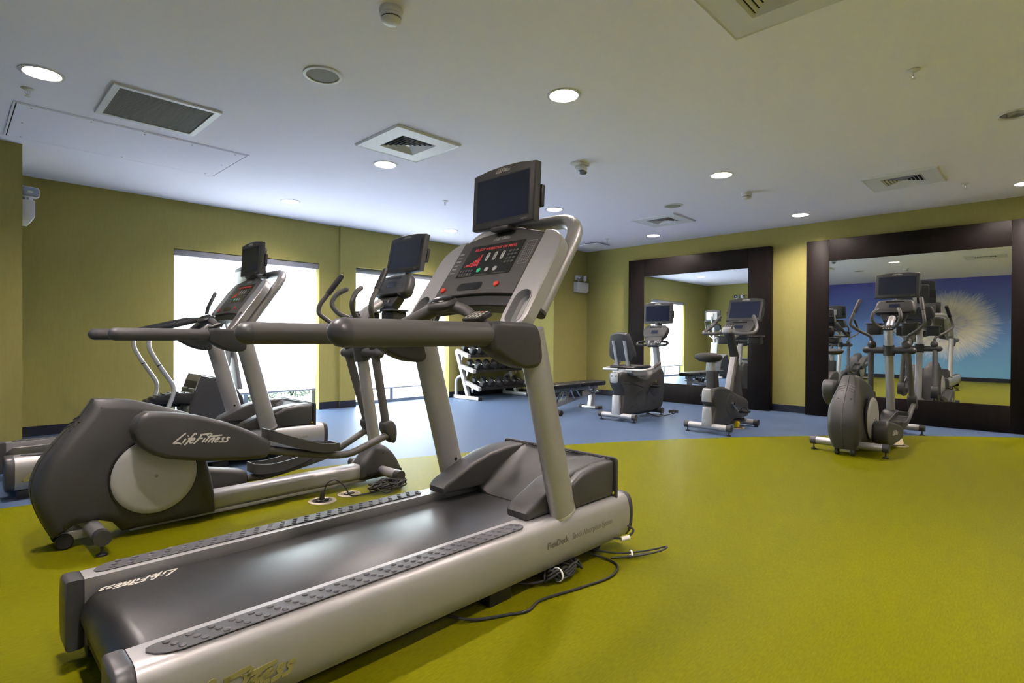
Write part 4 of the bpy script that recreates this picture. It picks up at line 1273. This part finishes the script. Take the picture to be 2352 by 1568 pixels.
pedal_crank(t, .76, .455, 1, R(20), .10)
part('body_lettering', logo(G(basis((.62, -.0905, .20), (1, 0, 0), (0, 0, 1), (0, -1, 0))), .028), 'print_grey', t)

# upright bike
t = thing('upright_bike', 'upright exercise bike with saddle in front of the left framed mirror', 'exercise bike', (5.80, 2.67, 0), R(-1.5), group='exercise bikes')
ol = [(.02, .495), (-.01, .47), (-.03, .36), (-.01, .335), (.03, .29), (.02, .24), (-.01, .15), (-.03, .075), (.0, .068), (.2, .065), (.40, .07), (.52, .115), (.80, .11), (.885, .115), (.90, .2), (.89, .29), (.84, .325), (.70, .36), (.56, .40), (.42, .455), (.28, .485), (.12, .498)]
b = part('body_shroud', G().prism(ol, 'y', -.075, .075, .028, 4), 'grey_plastic', t)
part('rear_panel', G().prism([(-.045, .485), (.045, .485), (.055, .345), (-.055, .345)], 'x', -.04, .0, .008), 'silver', b)
part('rear_leg_panel', G().prism([(-.045, .285), (.045, .285), (.058, .08), (-.058, .08)], 'x', -.038, .0, .008), 'silver', b)
for s in (1, -1):
    part('shroud_disc', G().lathe([(.0005, s * .084), (.11, s * .084), (.13, s * .078), (.135, s * .07)], (.42, 0, .29), 'y', 32), 'grey_plastic', b)
stabilizer(t, 0.0, .265, .078)
stabilizer(t, .86, .20, .05, 'silver', .05)
part('front_beam', G().box((.40, -.04, .05), (.86, .04, .095), .01), 'black_plastic', t)
part('seat_sleeve', G().prism([(.05, .49), (.17, .49), (.14, .675), (.04, .675)], 'y', -.05, .05, .012), 'dark_plastic', t)
part('seat_post', G().prism([(.07, .66), (.125, .66), (.105, .81), (.05, .81)], 'y', -.025, .025, .006), 'silver_bright', t)
g = G()
secs = []
for x, hw, zt, zb in ((-.08, .09, .855, .80), (-.06, .135, .872, .785), (.0, .152, .878, .77), (.06, .135, .868, .772), (.12, .09, .856, .775), (.19, .055, .852, .785), (.25, .04, .846, .79), (.28, .022, .834, .80)):
    ring = []
    for k in range(16):
        a = 2 * math.pi * k / 16
        zz = (zt + zb) / 2 + (zt - zb) / 2 * math.sin(a)
        ring.append((x, hw * math.cos(a), zz + (.012 * (math.cos(a) ** 2) if math.sin(a) > 0 else 0)))
    secs.append(ring)
part('saddle', G().rings(secs), 'black_rubber', t, sm=60)
part('console_post', G().prism([(.455, .43), (.535, .41), (.665, .83), (.605, .835)], 'y', -.032, .032, .006), 'silver', t)
part('post_shroud', G().prism([(.535, .40), (.80, .33), (.76, .45), (.69, .70), (.66, .84), (.645, .82)], 'y', -.045, .045, .012), 'grey_plastic', t)
part('upper_post', G().prism([(.60, .82), (.685, .83), (.70, .80), (.60, 1.00), (.565, 1.13), (.43, 1.13), (.43, 1.08), (.52, 1.02)], 'y', -.036, .036, .010), 'dark_plastic', t)
part('post_cap', G().prism(rrect(.16, .07, .02, .49, 1.125), 'y', -.042, .042, .012), 'silver', t)
part('post_knob', G().lathe([(.0005, -.07), (.018, -.07), (.02, -.06), (.012, -.045), (.012, -.03)], (.66, 0, .72), 'y', 14), 'chrome', t)
part('strut', G().tube([(.58, 0, 1.03), (.80, 0, 1.10)], .022, 10), 'silver', t)
for s in (1, -1):
    hb = [(.48, s * .03, 1.105), (.46, s * .16, 1.085), (.45, s * .27, 1.09), (.48, s * .30, 1.10), (.60, s * .28, 1.15), (.655, s * .25, 1.20), (.70, s * .20, 1.29)]
    part('handlebar', G().tube(hb, .0195, 14, .05, dome=(False, True)), 'grip_rubber', t)
    tr = part('bottle_tray', G().prism(rrect(.12, .14, .02, .80, s * .18), 'z', .965, 1.055, .012), 'black_plastic', t)
    part('tray_rim', G().prism(rrect(.14, .17, .02, .80, s * .185), 'z', 1.052, 1.066, .004), 'dark_plastic', tr)
part('tray_bar', G().box((.77, -.20, 1.0), (.81, .20, 1.02)), 'dark_plastic', t)
con, C = bike_console(t, (.76, 0, 1.18), R(38))
K = basis((.50, .01, 1.165), (0, -1, 0), (.6, 0, .5), (-.5, 0, .6))
kp = part('keypad', G(K).prism(rrect(.115, .08, .01), 'z', -.014, .008, .004), 'black_plastic', t)
for i in range(4):
    for j in range(3):
        part('key', G(K).prism(oval(.014, .015, -.036 + i * .024, -.024 + j * .024, 8), 'z', .008, .0095), 'print_pale', kp)
display(t, (.925, 0, 1.385), tilt=R(20), w=.42, h=.285)
part('display_stem', G().tube([(.80, 0, 1.12), (.96, 0, 1.22), (1.02, 0, 1.36)], .022, 10, .05), 'dark_plastic', t)
pedal_crank(t, .42, .29, -1, R(-35), .09)
pedal_crank(t, .42, .29, 1, R(145), .09)
# ------------------------------------------------------------------ stair climber
t = thing('stair_climber', 'stair climber with bent chrome side rails in front of the left window', 'stair climber', (1.30, 6.40, 0))
for s in (1, -1):
    y = s * .30
    part('side_rail', G().tube([(.10, y, .035), (.21, y, .33), (.275, y, .514), (.11, y, .785), (.045, y, .92), (.055, y, 1.02), (.10, y, 1.085), (.16, y, 1.105)], .020, 14, .09, nf=6), 'silver_bright', t)
    part('rail_joint', G().tube([(.137, y, .742), (.131, y, .752)], .0212, 14), 'dark_plastic', t)
    part('hand_bar', G().tube([(.10, y, 1.088), (.54, y, 1.205)], .026, 12, dome=(True, False)), 'black_rubber', t)
    part('bar_bracket', G().tube([(.53, y, 1.203), (.70, y * .9, 1.21), (.80, y * .4, 1.18)], .024, 12, .06), 'dark_plastic', t)
    part('horn_handle', G().tube([(.72, y, 1.20), (.735, y, 1.30), (.745, y, 1.345), (.815, y, 1.50)], .020, 12, .04, dome=(False, True)), 'grip_rubber', t)
    # stepping pedals
    sec = [(.09, .408), (.11, .432), (.28, .462), (.46, .452), (.475, .40), (.42, .345), (.22, .358), (.12, .385)]
    dz = 0.0 if s < 0 else -.05
    p = part('step_pedal', G().prism([(x, z + dz) for x, z in sec], 'y', s * .12 - .075, s * .12 + .075, .014), 'black_plastic', t)
    g = G()
    for k in range(5):
        x = .14 + k * .06
        g.box((x, s * .12 - .06, .436 + .024 * math.sin(k / 4 * 2.2) + dz), (x + .012, s * .12 + .06, .444 + .024 * math.sin(k / 4 * 2.2) + dz))
    part('tread_ribs', g, 'black_rubber', p)
    for k in range(5):
        zz = .08 + k * .085
        part('bellows_rib', G().box((.36 + k * .022, s * .115 - .075, zz), (.42 + k * .022, s * .115 + .075, zz + .075), .014), 'bellows', t)
ol = [(.40, .03), (.42, .30), (.46, .45), (.495, .56), (.525, .615), (.62, .60), (.75, .565), (.86, .50), (.94, .38), (.98, .20), (.98, .03)]
part('body_shroud', G().prism(ol, 'y', -.205, .205, .025, 4), 'dark_plastic', t)
sh = [(.475, .47), (.505, .565), (.53, .622), (.62, .607), (.75, .573), (.80, .545)]
part('top_shield', G().rings([[(x - .004, y, z + .010) for x, z in sh] + [(x, y, z + .001) for x, z in sh[::-1]] for y in (-.208, .208)]), 'silver', t)
part('base_frame', G().box((.05, -.32, .0), (.12, .32, .05), .01).box((.12, -.05, .004), (1.0, .05, .05)).box((.92, -.26, .0), (1.0, .26, .05), .01), 'silver', t)
part('mast', G().tube([(.80, 0, .50), (.90, 0, 1.10), (.93, 0, 1.40)], .036, 14), 'silver_bright', t)
for s in (1, -1):
    part('mast_loop', G().tube([(.92, s * .02, 1.05), (.88, s * .15, 1.12), (.90, s * .16, 1.30), (.94, s * .02, 1.42)], .016, 10, .06), 'silver_bright', t)
part('front_shield', G().prism([(.93, .45), (.975, .45), (.90, .95), (.87, .95)], 'y', -.09, .09, .01), 'silver', t)
con, C = bike_console(t, (.88, 0, 1.36), R(30))
display(t, (.98, 0, 1.645), tilt=R(4), w=.42, h=.29, rear='silver')
part('display_arm', G().tube([(.94, 0, 1.42), (1.08, 0, 1.50), (1.085, 0, 1.62)], .02, 10, .04), 'silver_bright', t)

# ------------------------------------------------------------------ weight bench
t = thing('weight_bench', 'black padded adjustable weight bench on a steel frame by the column', 'bench', (6.2, 4.86, 0))
o = 6.2
def pad_(x0, x1, z0=.335, z1=.405, hw=.135, taper=0.0):
    return part('bench_pad', G().prism(rrect(x1 - x0, 2 * hw, .05, (x0 + x1) / 2 - o, 0, n=5), 'z', z0, z1, .022, 4), 'black_vinyl', t)
pad_(5.42, 6.27); pad_(6.285, 6.49); pad_(6.495, 6.88)
part('pad_rail', G().box((5.5 - o, -.03, .285), (6.80 - o, .03, .335), .006), 'silver', t)
part('main_beam', G().prism([(5.60 - o, .045), (5.60 - o, .11), (6.60 - o, .275), (6.72 - o, .275), (6.72 - o, .215), (6.64 - o, .205)], 'y', -.035, .035, .008), 'silver', t)
part('front_post', G().prism([(6.615 - o, .03), (6.70 - o, .03), (6.74 - o, .30), (6.66 - o, .30)], 'y', -.035, .035, .006), 'silver', t)
part('front_foot', G().box((6.60 - o, -.15, .0), (6.70 - o, .15, .04), .008), 'silver', t)
for s in (1, -1):
    part('foot_cap', G().box((6.595 - o, s * .15 - .03, .0), (6.705 - o, s * .15 + .03, .045), .01), 'black_rubber', t)
part('rear_foot', G().tube([(5.66 - o, -.24, .042), (5.66 - o, .24, .042)], .032, 16), 'chrome', t)
for s in (1, -1):
    part('wheel', G().lathe([(.0005, s * .26), (.034, s * .26), (.041, s * .25), (.041, s * .20), (.034, s * .19), (.0005, s * .19)], (5.66 - o, 0, .042), 'y', 20), 'black_rubber', t)
part('lift_handle', G().tube([(6.70 - o, -.03, .24), (6.80 - o, -.05, .245), (6.83 - o, 0, .25), (6.80 - o, .05, .255), (6.70 - o, .03, .25)], .011, 10, .04), 'chrome', t)
part('seat_adjuster', G().tube([(6.55 - o, -.05, .33), (6.56 - o, -.055, .27), (6.62 - o, -.055, .245), (6.68 - o, -.055, .27), (6.69 - o, -.05, .33)], .008, 8, .04), 'chrome', t)
for x0, x1, z0, z1 in ((5.80, 5.92, .12, .30), (6.02, 6.10, .155, .30), (6.20, 6.12, .18, .31), (6.34, 6.24, .20, .31)):
    part('support_strut', G().tube([(x0 - o, -.045, z0), (x1 - o, -.045, z1)], .011, 8).tube([(x0 - o, .045, z0), (x1 - o, .045, z1)], .011, 8), 'chrome', t)
part('adjust_ladder', G().prism([(6.05 - o, .25), (6.40 - o, .285), (6.40 - o, .20), (6.20 - o, .19)], 'y', -.04, .04, .004), 'dark_plastic', t)

# ------------------------------------------------------------------ dumbbell rack and dumbbells
XR0, XR1 = 6.08, 7.24
t = thing('dumbbell_rack', 'three tier silver dumbbell rack against the window wall', 'rack', (6.66, 6.95, 0))
ox, oy = 6.66, 6.95
TIERS = [((7.215, .815), (6.915, .722)), ((7.085, .55), (6.775, .478)), ((6.965, .285), (6.645, .19))]
for xi, x in enumerate((XR0, XR1)):
    a, b = x - .03 - ox, x + .03 - ox
    part('base_foot', G().box((a, 6.64 - oy, .006), (b, 7.275 - oy, .062), .004), 'silver_bright', t)
    part('foot_cap', G().box((a - .002, 6.628 - oy, .0), (b + .002, 6.66 - oy, .066), .004).box((a - .002, 7.26 - oy, .0), (b + .002, 7.28 - oy, .066), .004), 'black_rubber', t)
    part('inclined_post', G().prism([(6.90 - oy, .06), (6.965 - oy, .06), (7.255 - oy, .80), (7.20 - oy, .83)], 'x', a, b, .004), 'silver_bright', t)
    part('rear_leg', G().tube([(0 + x - ox, 7.245 - oy, .05), (x - ox, 7.245 - oy, .30), (x - ox, 7.19 - oy, .36), (x - ox, 7.08 - oy, .40)], .026, 10, .07), 'silver_bright', t)
    for (p, q) in TIERS:
        br = part('tier_bracket', G().prism([(p[0] - oy, p[1] - .035), (p[0] - oy, p[1] + .025), (q[0] - oy, q[1] + .025), (q[0] - oy, q[1] - .035)], 'x', a - .006, b + .006, .003), 'silver_bright', t)
        for f in (.25, .8):
            part('bolt', G().lathe([(.0005, a - .012), (.010, a - .012), (.010, a - .005)], (0, p[0] * (1 - f) + q[0] * f - oy, p[1] * (1 - f) + q[1] * f - .004), 'x', 8), 'chrome', br)
        my = p[0] * .45 + q[0] * .55
        part('gusset', G().prism([(my - oy, p[1] - .06), (my + .06 - oy, p[1] - .05), (my + .05 - oy, p[1] - .17)], 'x', a + .02, b - .02), 'silver_bright', t)
    if xi == 0:
        F = basis((a - .0005, 7.155 - oy, .63), (0, .40, .92), (0, .92, -.40), (-1, 0, 0))
        sc = [[(0, 0), (.1, .9), (.3, .1), (.5, .9), (.6, .1)], [(.8, .6), (.9, .1), (1.1, .6), (1.2, .1)], [(1.5, .9), (1.5, .1), (1.8, .2)], [(2.0, .6), (2.0, .1)], [(2.3, .5), (2.5, .1), (2.7, .6)], [(3.0, .9), (3.0, .1), (3.3, .1)]]
        part('rack_lettering', logo(G(F), .04, .2, .001, strokes=sc, slant=.2), 'label_red', t, label='red script mark on the rack post')
for (p, q) in TIERS:
    for f in (.12, .92):
        yy, zz = p[0] * (1 - f) + q[0] * f, p[1] * (1 - f) + q[1] * f
        part('tier_rail', G().box((XR0 + .03 - ox, yy - .03 - oy, zz - .03), (XR1 - .03 - ox, yy + .03 - oy, zz + .008)), 'rack_black', t)
    f0, f1 = .15, .9
    part('tier_tray', G().prism([(p[0] * (1 - f) + q[0] * f - oy, p[1] * (1 - f) + q[1] * f + d) for f, d in ((f0, -.012), (f0, -.004), (f1, -.004), (f1, -.012))], 'x', XR0 + .03 - ox, XR1 - .03 - ox), 'rack_black', t)
ORD = ['nearest the window', 'second from the window end', 'third from the window end', 'fourth from the window end', 'fifth from the window end', 'at the column end']
TN = ['top', 'middle', 'bottom']
def dumbbell(r, L):
    t = thing('dumbbell', 'x', 'dumbbell', (0, 0, 0), 0.0, group='hex dumbbells on the rack')
    hexa = lambda k: [(k * math.cos(R(30 + 60 * i)), k * math.sin(R(30 + 60 * i))) for i in range(6)]
    for s in (1, -1):
        part('head', G().prism(hexa(r), 'y', s * (L / 2 - .085), s * L / 2, .014, 2), 'iron', t)
        part('end_plate', G().prism(hexa(r * .55), 'y', s * (L / 2 - .002), s * (L / 2 + .001)), 'black_rubber', t)
    part('handle', G().tube([(0, -L / 2 + .08, 0), (0, -.03, 0), (0, .03, 0), (0, L / 2 - .08, 0)], [.013, .016, .016, .013], 10), 'chrome', t)
    return t
for i in range(3):
    r, L = (.068, .30) if i == 0 else ((.062, .29) if i == 1 else (.056, .28))
    proto = dumbbell(r, L)
    p, q = TIERS[i]
    sl = math.atan2(q[1] - p[1], p[0] - q[0])
    for k in range(6):
        d = proto if k == 0 else copy_tree(proto)
        if i == 2 and k > 1:
            d.scale = (.82, .95, .82)
        kk = d.scale[0]
        x = XR0 + .115 + k * .186
        f = .5
        nrm = (r * .866 * kk) + .012
        d.location = (x, p[0] * .5 + q[0] * .5 - math.sin(-sl) * 0 - nrm * math.sin(-sl) * 1.0, p[1] * .5 + q[1] * .5 + nrm * math.cos(sl))
        d.rotation_euler = (-sl, 0, 0)
        d['label'] = 'black hex dumbbell on the %s rack tier, %s' % (TN[i], ORD[k])

# ------------------------------------------------------------------ floor sockets, plugs and cords
def socket(x, y, label, r=.085, yellow=False, open_=True):
    t = thing('floor_socket', label, 'socket', (x, y, 0), group='round floor sockets')
    part('cover_ring', G().lathe([(r * .72, .001), (r, .001), (r * .98, .005), (r * .76, .008), (r * .72, .004)], seg=32), 'brass_plate', t)
    part('well', G().lathe([(.0005, .0015), (r * .73, .0015), (r * .73, .003), (.0005, .003)], seg=28), 'black_plastic' if open_ else 'brass_plate', t)
    part('outlet', G().box((-r * .45, -r * .2, .002), (r * .45, r * .2, .012), .003), 'black_plastic', t)
    if yellow:
        part('yellow_plug', G().box((-.028, -.028, .006), (.028, .028, .075), .01), 'yellow_plastic', t, label='yellow plug')
    return t
socket(1.645, 3.245, 'open brass floor socket with a black plug, behind the foreground treadmill')
s_ = socket(1.84, 3.265, 'closed brass floor socket next to the open one, by the cord tangle', .075, open_=False)
socket(6.40, 2.60, 'floor socket with a yellow plug beside the upright bike', .09, True)
s_ = thing('floor_socket', 'floor socket with raised metal flap beside the rear cross trainer', 'socket', (6.47, 1.07, 0), group='round floor sockets')
part('cover_ring', G().lathe([(.07, .001), (.10, .001), (.098, .006), (.07, .008)], seg=28), 'brass_plate', s_)
part('well', G().lathe([(.0005, .0015), (.072, .0015), (.072, .003), (.0005, .003)], seg=28), 'black_plastic', s_)
part('flap', G(Matrix.Rotation(R(40), 4, 'Z') @ Matrix.Translation((-.02, 0, .004)) @ Matrix.Rotation(R(-55), 4, 'Y')).prism(rrect(.11, .12, .03, .055, 0), 'z', 0, .006, .002), 'brass_plate', s_)

def cord(name, label, pts, r=.0045, extra=None, mat_='black_rubber', group=None):
    o = thing(name, label, 'cord', tuple(pts[0][:2]) + (0,), group=group)
    q = Vector((pts[0][0], pts[0][1], 0))
    part('cable', G().tube([tuple(Vector(p) - q) for p in cr(pts, 6, closed=False)], r, 8), mat_, o)
    for n_, g_, m_ in (extra or []):
        g_.v = [tuple(Vector(v) - q) for v in g_.v]
        part(n_, g_, m_, o)
    return o
# cord by the near cross trainer
coil = []
for k in range(90):
    a = k * .55
    coil.append((2.06 + (.10 + .05 * math.sin(k * 1.7)) * math.cos(a), 3.16 + (.055 + .03 * math.cos(k * .9)) * math.sin(a), .012 + .03 * abs(math.sin(k * .37)) + .012 * (k % 3)))
plug = G().tube([(1.64, 3.245, .010), (1.645, 3.245, .045), (1.655, 3.24, .062)], [.016, .013, .006], 10)
cord('power_cord', 'black power cord coiled at the front foot of the near cross trainer', [(1.655, 3.24, .062), (1.675, 3.235, .11), (1.72, 3.22, .125), (1.77, 3.20, .08), (1.80, 3.17, .02), (1.90, 3.17, .01), (1.98, 3.16, .012)] + coil, .0048, [('plug', plug, 'black_plastic')])
# cords under the foreground treadmill
bundle = []
for k in range(46):
    a = k * .70
    bundle.append((1.80 + .085 * math.cos(a) + .0016 * k, 1.475 + .03 * math.sin(a) + .004 * (k % 4), .022 + .012 * (k % 4)))
tie = G().lathe([(.026, -.004), (.03, -.004), (.03, .004), (.026, .004), (.026, -.004)], (1.79, 1.47, .035), 'x', 12)
cord('power_cord', 'black power cord looping out under the front of the foreground treadmill',
     [(1.25, 1.55, .03), (1.32, 1.48, .012), (1.45, 1.42, .006), (1.52, 1.39, .006), (1.62, 1.41, .006), (1.80, 1.37, .006), (1.98, 1.34, .006), (2.10, 1.38, .006), (2.13, 1.46, .008), (2.10, 1.52, .02), (2.05, 1.56, .03)], .0055)
cord('power_cord', 'bundled black cord with white tie beside the treadmill power box', [(1.60, 1.56, .03), (1.70, 1.50, .02)] + bundle, .0055, [('cable_tie', tie, 'tie_white')])
loop = [(2.08, 1.56, .045), (2.14, 1.50, .03), (2.20, 1.44, .02), (2.28, 1.385, .02), (2.36, 1.345, .022), (2.40, 1.315, .03), (2.385, 1.295, .035), (2.33, 1.31, .028), (2.24, 1.37, .016), (2.17, 1.42, .014), (2.14, 1.44, .014), (2.20, 1.40, .016), (2.28, 1.36, .016), (2.32, 1.34, .016)]
tie2 = G(Matrix.Translation((2.235, 1.395, .02)) @ Matrix.Rotation(R(-40), 4, 'Z')).lathe([(.014, -.004), (.018, -.004), (.018, .004), (.014, .004), (.014, -.004)], (0, 0, 0), 'x', 12)
cord('power_cord', 'small looped black cord lying in front of the foreground treadmill', loop, .0045, [('cable_tie', tie2, 'tie_white')])
hang = [(2.20, 1.50, .075), (2.27, 1.455, .07), (2.315, 1.44, .085), (2.33, 1.445, .10), (2.32, 1.47, .115)]
cord('power_cord', 'short black lead hanging from the front end of the treadmill rail', hang, .005, [('cable_tie', G().tube([(2.25, 1.46, .068), (2.29, 1.44, .072)], .011, 8), 'tie_white')])
# cords by the bikes
coil = []
for k in range(60):
    a = k * .6
    coil.append((6.86 + (.075 + .015 * math.sin(k)) * math.cos(a), 3.64 + .05 * math.sin(a), .02 + .03 * abs(math.sin(k * .5)) + .01))
cord('power_cord', 'black cord coiled at the front of the recumbent bike', [(6.50, 3.82, .05), (6.55, 3.72, .01), (6.66, 3.68, .01), (6.75, 3.66, .012)] + coil, .006)
coil = []
for k in range(36):
    a = k * .6
    coil.append((6.27 + .06 * math.cos(a), 2.72 + .06 * math.sin(a), .02 + .03 * abs(math.sin(k * .5)) + .01))
cord('power_cord', 'black cord tangled under the upright bike by the yellow plug', [(6.39, 2.62, .07), (6.36, 2.66, .10), (6.32, 2.69, .06)] + coil, .0055)
